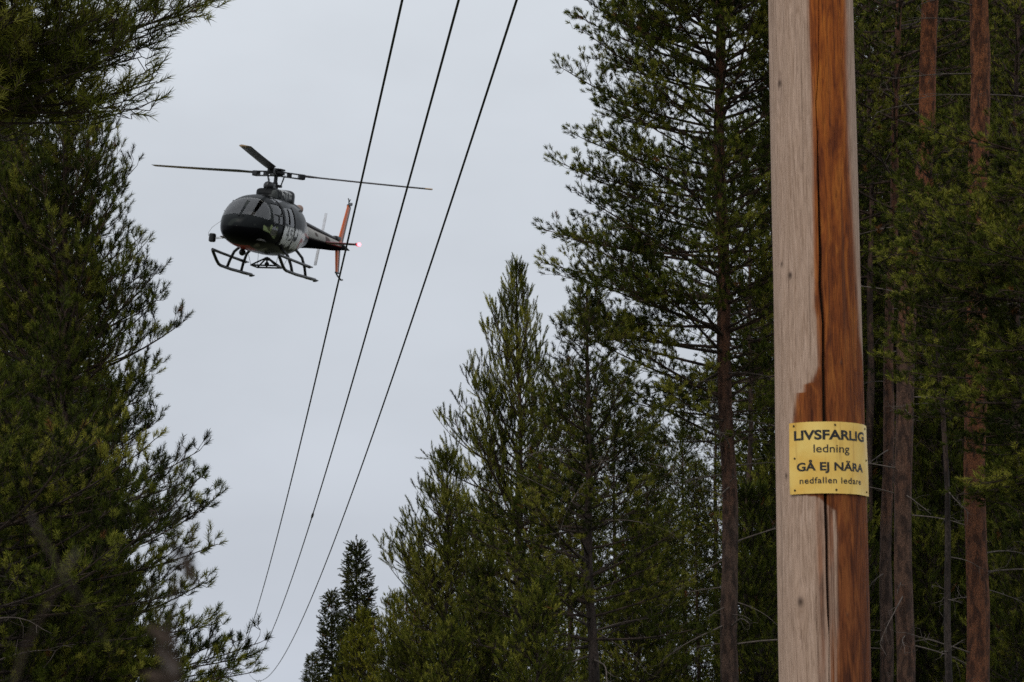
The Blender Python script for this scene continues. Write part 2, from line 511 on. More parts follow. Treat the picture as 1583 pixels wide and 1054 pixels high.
    # dead snags on the bare part of the trunk
    if dead:
        dz0, dz1, dn, dl = dead
        DP, DR, TP, TR = [], [], [], []
        for _ in range(dn):
            zj = rs.uniform(dz0, dz1); az = rs.uniform(0, 6.283); L = dl * rs.uniform(.3, 1.0)
            s = np.linspace(0, 1, 9)
            el = math.radians(rs.normal(2, 14)) - math.radians(rs.uniform(5, 40)) * s ** 1.5
            azs = az + np.cumsum(rs.normal(0, .09, 9))
            d = np.stack([np.cos(el) * np.cos(azs), np.cos(el) * np.sin(azs), np.sin(el)], -1)
            P = axis(zj) + np.concatenate([[[0, 0, 0]], np.cumsum(d[:-1] * L / 8, 0)])
            DP.append(P); DR.append((.006 + .006 * L) * (1 - .8 * s))
            for _k in range(int(L * 7)):
                q = rs.randint(3, 9); sd = nrm(d[q - 1] + rs.normal(0, .7, 3)); l2 = rs.uniform(.1, .4) * (.4 + .4 * L)
                q1 = P[q] + sd * l2 * .5
                TP.append([P[q], q1, q1 + nrm(sd + rs.normal(0, .5, 3)) * l2 * .5]); TR.append([.004, .003, .0018])
        V, Q = tubes(np.array(DP), np.array(DR), 5)
        tv.append(V); tq.append(Q + nt_); nt_ += len(V); tmid.append(np.ones(len(Q), int))
        if TP:
            V, Q = tubes(np.array(TP), np.array(TR), 3)
            tv.append(V); tq.append(Q + nt_); tmid.append(np.ones(len(Q), int))
    trunk = np_mesh("trunk", np.concatenate(tv), np.concatenate(tq), None, (bark, M_DEAD), np.concatenate(tmid))
    return trunk, crown

def plant(name, x, y, rz, meshes, label, group=None, scale=1.0, cat="tree"):
    o = empty(name, (x, y, 0), rz)
    o.scale = (scale,) * 3
    link_mesh("trunk", meshes[0], o)
    link_mesh("crown", meshes[1], o)
    return tag(o, label, cat, group)

def outline(Y, px0, left, right, other=None):
    """Reach function from photo outlines: lists of (py, reach in photo px) at depth Y."""
    def conv(lst):
        a = sorted((z_at(py, Y), r * Y * 1.014 / F_PX) for py, r in lst)
        return np.array([q[0] for q in a]), np.array([q[1] for q in a])
    zl, rl = conv(left); zr, rr = conv(right)
    def f(z, az):
        c = math.cos(az)
        l = float(np.interp(z, zl, rl)); r = float(np.interp(z, zr, rr))
        t = .5 + .5 * np.clip(c * 1.6, -1, 1)
        return l * (1 - t) + r * t
    return f

def tips(Y, px0, lst):
    """Bough tips seen in the photo (px, py, azimuth off the picture plane, start and end slope) -> offsets from the trunk."""
    return [(math.copysign(abs(px - px0) * Y * 1.014 / F_PX - .19, px - px0), z_at(py, Y) - .06, daz, a0, a1) for px, py, daz, a0, a1 in lst]

def cone(H, zb, R, top=.12, p=.8):
    def f(z, az):
        t = np.clip((H - z) / (H - zb), 0, 1)
        return top + R * t ** p * (.85 + .15 * math.sin(az * 2 + z))
    return f

# main tall pine beside the pole
Y = 36.0
f1 = outline(Y, 1125, [(-700, 20), (-300, 190), (-60, 240), (25, 265), (60, 262), (110, 255), (150, 225), (185, 205), (215, 255), (280, 268), (330, 290), (380, 320), (430, 300), (480, 290), (560, 240), (640, 190), (700, 120)],
             [(-700, 20), (-300, 160), (0, 210), (300, 230), (520, 190), (700, 110)])
T = make_tree(11, 19.0, z_at(690, Y), f1, .145, M_PINE, M_BARK, dead=(z_at(1150, Y), z_at(560, Y), 30, 1.9), zmax=z_at(-180, Y), boughs=tips(Y, 1123, [(870, 28, 10, 12, 30), (905, 150, -12, 8, 20), (872, 214, 12, 8, 26), (880, 268, -8, 4, 18), (823, 352, 8, 6, 18), (848, 372, -14, 0, 12), (845, 430, 14, 0, 16), (935, 8, 10, 10, 30), (880, 490, 10, -4, 12)]),
              e0=(8, 40), curve=10, whorl=.31, per=(5, 7), bare=.30, bl_step=.10, sh_step=.05)
plant("pine_tree", px_x(1123, Y), Y, 0, T, "tall pine with bare lower trunk and lacy crown, just left of the wooden pole")

# round bushy pine left of it
Y = 33.0
f2 = outline(Y, 915, [(445, 8), (480, 40), (530, 75), (620, 120), (720, 165), (820, 215), (900, 230), (1000, 220)],
             [(445, 8), (490, 50), (560, 95), (640, 130), (760, 170), (900, 200), (1000, 190)])
T = make_tree(12, z_at(440, Y), z_at(1010, Y), f2, .095, M_PINE, M_BARK_DARK, dead=(z_at(1150, Y), z_at(700, Y), 34, 1.6), e0=(2, 50), curve=18, whorl=.30, bare=.3)
plant("pine_tree", px_x(914, Y), Y, 0, T, "dark dense pine between the pointed young pine and the tall bare-trunked pine")

# young pine with upright candles
Y = 43.0
f3 = outline(Y, 800, [(412, 5), (440, 16), (475, 48), (505, 62), (560, 88), (640, 118), (700, 140), (760, 158), (900, 185), (1060, 190)],
             [(412, 5), (440, 14), (480, 34), (560, 55), (640, 85), (700, 115), (800, 140), (1060, 170)])
T = make_tree(13, z_at(404, Y), z_at(1100, Y), f3, .085, M_YOUNG_LIT, M_BARK_DARK, boughs=tips(Y, 799, [(743, 470, 5, 30, 72), (733, 508, -8, 26, 66), (706, 575, 8, 22, 60), (665, 648, -5, 18, 58), (648, 705, 6, 12, 44), (642, 760, -6, 8, 36), (776, 452, 10, 40, 76)]), e0=(12, 58), curve=24, whorl=.36, per=(5, 6), bare=.12, bl_step=.14, bl_len=.40, twig=.04,
              bl_ang=36, up=.85, sh_len=(.14, .26), ang=.62, nl=.058, m=44, sh_step=.082, nw=.0085)
plant("young_pine", px_x(799, Y), Y, 0, T, "pointed young pine with upright candle shoots, its tip clear against the sky")

# second young pine, lower, in front of its left flank
Y = 39.0
f4 = outline(Y, 690, [(705, 5), (725, 25), (755, 50), (800, 62), (840, 112), (880, 100), (960, 110), (1080, 120)],
             [(705, 5), (740, 40), (800, 75), (900, 110), (1080, 130)])
T = make_tree(14, z_at(698, Y), z_at(1100, Y), f4, .06, M_YOUNG_LIT, M_BARK_DARK, boughs=tips(Y, 690, [(573, 840, 5, 18, 50), (588, 828, -10, 22, 60), (588, 870, 12, 10, 30), (636, 812, 0, 20, 55)]), e0=(8, 52), curve=22, whorl=.28, per=(5, 6), bare=.15, bl_step=.15, twig=.06, up=.7, sh_len=(.12, .20), ang=.62, m=40, sh_step=.075, nw=.0078)
plant("young_pine", px_x(688, Y), Y, 0, T, "lower young pine whose branch reaches left above the dark spruce tips")

# spruces at the end of the clearing
def spruce(seed, H, R, bark=M_BARK_DARK, mat=M_SPRUCE):
    return make_tree(seed, H, .4, cone(H, .4, R, .03, .72), H * .011, mat, bark, e0=(-18, 40), curve=16, whorl=.20, per=(6, 8), bare=.03, bl_step=.085, bl_len=.42,
                     bl_ang=42, up=-.15, sh_len=(.12, .22), ang=.85, nl=.045, nw=.030, m=14, droop=14, sh_step=.05, jit=.4)
S1 = spruce(21, z_at(838, 74), 1.35)
plant("spruce_tree", px_x(555, 74), 74, 0, S1, "tallest dark spire-shaped spruce at the far end of the clearing")
S2 = spruce(22, z_at(915, 82), 1.15)
plant("spruce_tree", px_x(515, 82), 82, 1.0, S2, "smaller dark spruce standing left of the tallest spruce spire")
o = plant("spruce_tree", px_x(487, 96), 96, 2.0, S2, "lowest spruce tip at the far end, leftmost beside the cables", scale=(z_at(1010, 96)) / z_at(915, 82))

# fresh green young pines in the gap
def bush(seed, H, R, mat, **k):
    a = dict(e0=(0, 55), curve=30, whorl=.28, per=(5, 7), bare=.12, up=.5, sh_len=(.09, .16), ang=.6, m=26, nw=.009)
    a.update(k)
    return make_tree(seed, H, .25, cone(H, .25, R, .06, .6), H * .012, mat, M_BARK_DARK, **a)
B1 = bush(31, z_at(945, 56), 1.25, M_BRIGHT)
B2 = bush(32, z_at(905, 48), 1.2, M_BRIGHT)
plant("young_pine", px_x(560, 58), 58, .4, B1, "yellow-green young pine in front of the tallest spruce spire")
plant("young_pine", px_x(612, 52), 52, 1.4, B1, "bushy yellow-green young pine, second to the right of the spruces", scale=1.0)
plant("young_pine", px_x(660, 46), 46, 2.0, B2, "fresh green young pine low under the lower young pine")
# low green pines along the foot of the right edge
B3 = bush(33, 4.6, 1.45, M_PINE)
B4 = bush(34, 5.2, 1.7, M_PINE)
low = [(745, 880, 37, B4, "low bushy pine at the foot of the pointed young pine"),
       (830, 905, 31, B3, "low dark pine in front of the dense pine's left side"),
       (985, 800, 40, B4, "leafy low pine between the dense pine and the bare trunk"),
       (1165, 760, 41, B4, "low bushy pine filling the gap between bare trunk and pole"),
       (620, 985, 42, B3, "lowest green pine at the clearing's edge under the yellow-green ones"),
       (700, 960, 36, B3, "dark low pine at the bottom edge left of the dense pine")]
for i, (px, py, Yd, B, lab) in enumerate(low):
    H0 = 4.6 if B is B3 else 5.2
    plant("young_pine", px_x(px, Yd), Yd, i * 1.7, B, lab, scale=z_at(py, Yd) / H0)

# tall generic pines for the depth of the wood (mesh data shared by copies)
G1 = make_tree(41, 19.0, 4.0, cone(19.0, 2.0, 2.5, .2, .5), .17, M_PINE, M_BARK_DARK, dead=(.8, 5.5, 22, 1.6), e0=(-10, 40), whorl=.42, bl_step=.17, sh_step=.075, m=14, nl=.085, nw=.020, sh_len=(.10, .16), ang=.8, bare=.2, twig=.2)
G2 = make_tree(42, 16.5, 2.2, cone(16.5, 1.0, 2.3, .2, .5), .14, M_PINE, M_BARK_DARK, dead=(.5, 4.5, 20, 1.4), e0=(-8, 45), whorl=.40, bl_step=.17, sh_step=.075, m=14, nl=.085, nw=.020, sh_len=(.10, .16), ang=.8, bare=.2, twig=.2)
rng = random.Random(5)
# named trunks to the right of the pole
def stem(seed, px0, px1, Yd, r, bark, H, zb, lab, dead=None, R=2.0, **k):
    x0, x1 = px_x(px0, Yd), px_x(px1, Yd)                 # px0 at the photo's bottom edge, px1 at its top
    zt, zl = z_at(0, Yd), z_at(1054, Yd)
    ln = (pt(px1, 0, Yd)[0] - pt(px0, 1054, Yd)[0]) / (zt - zl)
    T = make_tree(seed, H, zb, cone(H, zb - 2, R + .8, .4, .4), r, M_PINE, bark, lean=(ln, 0), dead=dead, **k)  # extra crown reach added to shade the wood beneath
    return plant("pine_tree", pt(px0, 1054, Yd)[0] - ln * zl, Yd, 0, T, lab)
kk = dict(whorl=.45, bl_step=.16, sh_step=.08, m=15, nl=.075, nw=.016, twig=.18)
stem(52, 1511, 1511, 32.0, .155, M_BARK_ORANGE, 24, z_at(-60, 32), "pine with thick orange trunk near the photo's right edge", (2.0, z_at(0, 32), 26, 1.5), tap=.32, **kk)
bz = [z_at(v, 34) for v in (1054, 640, 520, 330, 210, 0, -400)]
bxs = [pt(v, w_, 34)[0] - pt(1397, 1054, 34)[0] for v, w_ in ((1397, 1054), (1398, 640), (1403, 520), (1421, 330), (1431, 210), (1437, 0), (1445, -400))]
T = make_tree(53, 24.0, z_at(-60, 34), cone(24.0, z_at(-60, 34) - 2, 3.0, .4, .4), .128,  M_PINE, M_BARK_TWO, curve_x=(bz, bxs), dead=(1.5, z_at(150, 34), 26, 1.4), tap=.10, **kk)  # wide crown out of view, spread to shade the wood below
plant("pine_tree", pt(1397, 1054, 34)[0], 34, 0, T, "pine with grey-brown lower and orange upper trunk, right one of the close pair")
stem(54, 1368, 1386, 39.5, .12, M_BARK, 19, z_at(330, 39.5), "pine with slightly leaning brown trunk, left one of the close pair beside the pole", (1.5, z_at(400, 39), 14, 1.2), **kk)
stem(55, 1346, 1344, 46.0, .11, M_BARK_DARK, 17, z_at(430, 46), "thin dark pine trunk close behind the pole's right edge", None, **kk)
stem(56, 1155, 1158, 44.0, .085, M_BARK_DARK, 13, z_at(620, 44), "thin dark pine trunk between the bare pine and the pole", (1.5, 7, 10, 1.0), R=1.2, **kk)
f5 = outline(30.0, 1455, [(205, 8), (260, 60), (340, 95), (480, 110), (640, 70)], [(205, 8), (300, 85), (480, 120), (640, 70)])
T = make_tree(57, z_at(195, 30), z_at(640, 30), f5, .055, M_PINE, M_BARK_DARK, dead=(1.5, z_at(600, 30), 12, 1.0), whorl=.24, e0=(0, 45))
plant("pine_tree", px_x(1455, 30), 30, 0, T, "slender dark pine whose crown fills the gap between the close pair and the orange trunk")
stem(58, 1565, 1575, 44.0, .13, M_BARK_DARK, 18, z_at(500, 44), "dark pine trunk at the photo's far right edge", (1.5, 8, 14, 1.2), **kk)
# nearer pine off the right edge whose boughs hang across the orange trunks
Y = 27.0
f6 = outline(Y, 1690, [(-1200, 60), (-500, 420), (-100, 450), (150, 250), (230, 250), (300, 300), (420, 320), (560, 290), (640, 260), (720, 230), (780, 190), (860, 90)], [(150, 150), (400, 300), (720, 150)])
T = make_tree(59, 18.0, z_at(840, Y), f6, .14, M_PINE, M_BARK_DARK, gap=(z_at(225, Y), z_at(-70, Y)), e0=(-14, 10), curve=26, whorl=.24, per=(6, 8), bare=.2)  # crown above the gap is out of view, added to shade the wood
plant("pine_tree", px_x(1690, Y), Y, 0, T, "pine off the right edge whose dark boughs hang across the orange trunk")

# the wood behind, right
lab_r = "tall dark pine deep in the wood, to the right of the bare-trunked pine"
grp_r = "pines deep in the wood on the right"
for i, (px, Yd, top) in enumerate([(1215, 47, -100), (1290, 50, -200), (1338, 54, 170), (1398, 52, -300), (1440, 56, -300), (1490, 50, -300), (1545, 54, -350), (1600, 48, -300), (1660, 52, -300),
                                   (1250, 60, 100), (1330, 66, 330), (1400, 64, -200), (1470, 68, -200), (1540, 66, -250), (1610, 64, -250), (1180, 62, 430), (1110, 66, 560), (1368, 76, 330), (1440, 78, 0), (1510, 80, -50), (1580, 76, -50), (1650, 72, -100)]):
    G = (G1, G2)[i % 2]; H0 = (19.0, 16.5)[i % 2]
    plant("pine_tree", px_x(px + rng.uniform(-12, 12), Yd), Yd, rng.uniform(0, 6.28), G, lab_r, grp_r, scale=z_at(top, Yd) / H0)
lab_m = "dark pine further back behind the dense pine and the low pines"
grp_m = "pines further back on the right edge of the clearing"
for i, (px, Yd, top) in enumerate([(1055, 58, 640), (1000, 62, 660), (950, 56, 600), (880, 60, 560), (830, 66, 700), (760, 62, 720), (700, 68, 790), (640, 70, 860), (1010, 74, 640), (900, 76, 620), (1075, 49, 715), (1030, 47, 790)]):
    G = (G1, G2)[i % 2]; H0 = (19.0, 16.5)[i % 2]
    plant("pine_tree", px_x(px, Yd), Yd, rng.uniform(0, 6.28), G2, lab_m, grp_m, scale=z_at(top, Yd) / 16.5)
# undergrowth trees closing the foot of the wood
lab_u = "low dark young pine in the shade among the trunks right of the pole"
for i, (px, Yd, py) in enumerate([(1210, 44, 700), (1300, 42, 760), (1350, 50, 640), (1420, 42, 800), (1460, 46, 560), (1545, 42, 700), (1590, 38, 760), (1390, 60, 500), (1500, 58, 480), (1560, 60, 420), (1450, 52, 660), (1330, 58, 560)]):
    plant("young_pine", px_x(px, Yd), Yd, rng.uniform(0, 6.28), B3, lab_u, "young pines among the trunks right of the pole", scale=z_at(py, Yd) / 4.6)

# ------------------------------------------------------------------ left side
# near bough tree whose trunk stands outside the left edge
Y = 14.0
f7 = outline(Y, -150, [(-400, 300), (165, 300)], [(-420, 480), (-60, 450), (0, 425), (35, 400), (65, 375), (90, 360), (118, 372), (150, 350), (175, 310), (200, 120)])
T = make_tree(61, 10.5, z_at(185, Y), f7, .12, M_YOUNG_LIT, M_BARK, zmax=z_at(-250, Y), boughs=tips(Y, -150, [(343, 2, 6, 0, 30), (310, 30, -8, 0, 28), (268, 66, 10, -2, 24), (256, 92, -10, -4, 14), (266, 118, 8, -4, 22), (244, 160, 4, -8, 6), (190, 185, -12, -8, 4), (200, 60, 25, 0, 20), (150, 110, 30, -4, 16), (120, 20, 35, 0, 24), (180, 130, -25, -5, 10)]), e0=(-3, 20), curve=34, whorl=.25, per=(6, 8), bare=.22, bl_step=.08, sh_step=.045, m=26, nl=.062, nw=.0045, twig=.10,
              sh_len=(.06, .12), ang=.8, brown=.012, bl_len=.40, r_br=.013)  # brighter needles here: the light on these near boughs is in the colour
plant("pine_tree", px_x(-150, Y), Y, 0, T, "near pine with long-needled boughs and brown dead tufts reaching in at top left")

Y = 27.0
f8 = outline(Y, 95, [(120, 10), (200, 90), (600, 300), (1060, 400)],
             [(110, 8), (150, 45), (190, 85), (250, 108), (330, 118), (365, 148), (400, 155), (455, 172), (500, 182), (560, 170), (640, 165), (690, 190), (760, 200), (860, 190), (1000, 190), (1080, 190)])
T = make_tree(62, z_at(100, Y), z_at(1090, Y), f8, .14, M_PINE, M_BARK_DARK, boughs=tips(Y, 95, [(205, 262, 8, 10, 40), (236, 362, -6, 16, 46), (240, 402, 10, 10, 36), (262, 458, -8, 10, 42), (266, 512, 6, 8, 40), (250, 572, -10, 4, 26), (246, 642, 8, 2, 24)]), e0=(8, 46), curve=22, whorl=.26, per=(6, 8), bare=.25, bl_step=.12, m=46, sh_step=.056, nl=.060, nw=.0052, up=.65, sh_len=(.06, .11), ang=.80, twig=.08, bl_len=.42, bl_ang=46)
plant("pine_tree", px_x(95, Y), Y, 0, T, "large dense pine on the left, upturned shoots against the sky beside the helicopter")

Y = 22.0
f9 = outline(Y, -40, [(500, 100), (1060, 300)], [(560, 10), (640, 350), (690, 385), (740, 380), (770, 370), (785, 400), (830, 415), (870, 390), (900, 370), (940, 390), (970, 490), (1010, 490), (1060, 450)])
T = make_tree(63, z_at(380, Y), z_at(1100, Y), f9, .12, M_PINE, M_BARK_DARK, boughs=tips(Y, -40, [(329, 690, 8, 6, 34), (326, 740, -8, 4, 22), (341, 778, 10, 6, 38), (357, 832, -6, 4, 24), (326, 905, 8, 2, 16), (358, 955, -10, 0, 14), (430, 984, 4, 2, 22), (418, 1004, -6, 0, 14), (428, 1030, 9, -2, 12), (405, 1018, 3, 0, 16), (370, 1050, -4, -4, 8), (385, 1062, 12, -6, 8)]), e0=(0, 35), curve=30, whorl=.27, per=(6, 7), bare=.10, r_br=.011, bl_step=.12, m=46, sh_step=.056, nl=.058, nw=.0048, up=.5, sh_len=(.05, .10), ang=.85, twig=.08, bl_len=.40, dead=(1.0, 3.5, 14, 1.8))
plant("pine_tree", px_x(-40, Y), Y, 0, T, "sparse lower left pine whose open branches reach towards the foot of the cables")

lab_l = "dark pine in the wood on the left, behind the large dense pine"
for i, (px, Yd, top) in enumerate([(-15, 36, 150), (-70, 33, -200), (85, 44, 290), (-20, 50, 80), (40, 58, 260), (-90, 44, -200), (115, 54, 380), (-120, 30, -300), (150, 60, 560), (20, 70, 300)]):
    G = (G1, G2)[i % 2]; H0 = (19.0, 16.5)[i % 2]
    plant("pine_tree", px_x(px, Yd), Yd, rng.uniform(0, 6.28), G2, lab_l, "pines in the wood on the left", scale=z_at(top, Yd) / 16.5)
for i, (px, Yd, py, lab) in enumerate([(40, 31, 600, "low dark pine under the large dense pine, upper of the left edge"), (130, 33, 720, "low pine in the shade right of the left wood's edge"), (95, 40, 640, "young pine standing behind the large dense pine's foot"),
                                       (-10, 26, 780, "low dark pine in the bottom left corner"), (190, 38, 930, "lowest young pine under the sparse pine's branches"), (250, 46, 1000, "small young pine at the bottom, under the left wood's edge")]):
    plant("young_pine", px_x(px, Yd), Yd, i * 2.1, (B3, B4)[i % 2], lab, scale=z_at(py, Yd) / (4.6, 5.2)[i % 2])

# ------------------------------------------------------------------ ground
def ground():
    n = 120
    g = np.concatenate([-np.geomspace(1500, 4, 40), np.linspace(-3.5, 3.5, 9), np.geomspace(4, 1500, 40)])
    X, Yg = np.meshgrid(g, g + 40)
    Z = np.array([noise.noise(Vector((x * .15, y * .15, 0))) * .12 - .03 for x, y in zip(X.ravel(), Yg.ravel())])
    k = len(g); idx = np.arange(k * k).reshape(k, k)
    Q = np.stack([idx[:-1, :-1], idx[:-1, 1:], idx[1:, 1:], idx[1:, :-1]], -1).reshape(-1, 4)
    m, t, b = new_mat("forest_floor")
    tcn = t.nodes.new("ShaderNodeTexCoord")
    nz = t.nodes.new("ShaderNodeTexNoise"); nz.inputs["Scale"].default_value = 1.3; nz.inputs["Detail"].default_value = 9
    t.links.new(tcn.outputs["Object"], nz.inputs["Vector"])
    r = t.nodes.new("ShaderNodeValToRGB")
    r.color_ramp.elements[0].position = .35; r.color_ramp.elements[0].color = (.05, .045, .02, 1)
    r.color_ramp.elements[1].position = .68; r.color_ramp.elements[1].color = (.11, .085, .045, 1)
    e2 = r.color_ramp.elements.new(.5); e2.color = (.045, .06, .02, 1)
    t.links.new(nz.outputs["Fac"], r.inputs[0]); t.links.new(r.outputs[0], b.inputs["Base Color"])
    b.inputs["Roughness"].default_value = .95
    me = np_mesh("ground", np.stack([X.ravel(), Yg.ravel(), Z], -1), Q, None, (m,))
    tag(link_mesh("ground", me), kind="structure")
ground()

# ------------------------------------------------------------------ bare saplings close to the camera, out of focus
def sapling(name, base_px, Yd, paths, leaves, lab, seed, mat, r=.0022):
    """paths: lists of photo points the stem and side twigs pass through at depth Yd; the first starts at the ground."""
    rs = np.random.RandomState(seed)
    bx, by, _ = pt(base_px, 1054, Yd)
    root = empty(name, (bx, by, 0)); b = MB()
    for i, path in enumerate(paths):
        q = [Vector(pt(px, py, Yd + rs.normal(0, .02))) - Vector((bx, by, 0)) for px, py in path]
        if i == 0: q = [Vector((0, 0, -.02)), Vector((.0, .01, .7))] + q
        b.tube(q, [r * (1.6 if i == 0 else 1) * (1 - .55 * k / (len(q) - 1)) for k in range(len(q))], 7)
    b.build("stem", mat, root, True)
    b = MB()
    for (px, py, n, sp) in leaves:
        for _ in range(n):
            c = Vector(pt(px + rs.normal(0, sp), py + rs.normal(0, sp * 2.2), Yd + rs.normal(0, .03))) - Vector((bx, by, 0))
            d = Vector(rs.normal(0, 1, 3)).normalized(); e_ = d.cross(Vector(rs.normal(0, 1, 3))).normalized()
            l, w_ = .009, .0032
            b.add([tuple(c - d * l), tuple(c + e_ * w_), tuple(c + d * l), tuple(c - e_ * w_)], [(0, 1, 2, 3)])
    if leaves: b.build("withered_leaf", mat, root)["kind"] = "stuff"
    tag(root, lab, "sapling")
m_tw = simple_mat("withered_twig", (.040, .024, .015), .9, var=.3)
sapling("bare_sapling", 262, .95, [[(265, 1100), (268, 900), (275, 780), (280, 690)], [(268, 930), (296, 860), (302, 800)], [(270, 1000), (240, 940), (232, 900)]],
        [(268, 1020, 7, 14), (276, 870, 4, 8), (262, 1060, 3, 20)], "blurred brown withered stem in the near foreground, in front of the left wood's edge", 3, m_tw, .0006)
sapling("bare_sapling", 20, .85, [[(10, 1090), (40, 1000), (95, 890), (120, 850)], [(170, 1000), (120, 920), (60, 825), (45, 790)]], [],
        "blurred crossed brown twig in the near foreground at bottom left", 4, m_tw, .0006)
# ------------------------------------------------------------------ utility pole
POLE_Y = 6.8
POLE_X = pt(1264.5, 527, POLE_Y)[0]
def pole_r(z): return .1279 - .0026 * (z - 1.77)
def pole_uv(px, py):
    """Photo pixel on the pole's face -> (angle from the camera side, height)."""
    r = ray(px, py)
    # intersect the ray with the vertical cylinder
    z = z_at(py, POLE_Y - .1)
    R = pole_r(z)
    a = r[0] ** 2 + r[1] ** 2; b = -(r[0] * POLE_X + r[1] * POLE_Y); c = POLE_X ** 2 + POLE_Y ** 2 - R * R
    D = b * b - a * c
    if D < 0:
        t = -b / a
    else:
        t = (-b - math.sqrt(D)) / a
    p = r * t
    return math.atan2(p[0] - POLE_X, -(p[1] - POLE_Y)), p[2] + EYE

def curve_phi(lst):
    q = sorted((pole_uv(px, py)[1], pole_uv(px, py)[0]) for py, px in lst)
    zs = np.array([a for a, b in q]); ps = np.array([b for a, b in q])
    return lambda z: np.interp(z, zs, ps)

CRACK = curve_phi([(0, 1266), (100, 1266), (160, 1261), (200, 1263), (300, 1266), (400, 1269), (440, 1268), (500, 1273), (565, 1273), (648, 1275), (770, 1276), (830, 1278), (900, 1279), (960, 1281), (985, 1282), (1054, 1281)])
CRACK2 = curve_phi([(830, 1262), (940, 1262), (980, 1263), (1020, 1265), (1054, 1267)])
ST_L = curve_phi([(0, 1250), (60, 1252), (130, 1254), (250, 1257), (400, 1258), (440, 1259), (475, 1259), (492, 1263), (565, 1265), (585, 1256), (592, 1254), (593, 1244), (606, 1243), (608, 1232), (630, 1229), (650, 1227), (700, 1226), (765, 1236), (768, 1262), (790, 1289), (830, 1293), (1054, 1292)])
ST_R = curve_phi([(0, 1308), (100, 1309), (220, 1312), (330, 1318), (440, 1324), (520, 1329), (590, 1335), (640, 1338), (700, 1350), (1054, 1360)])

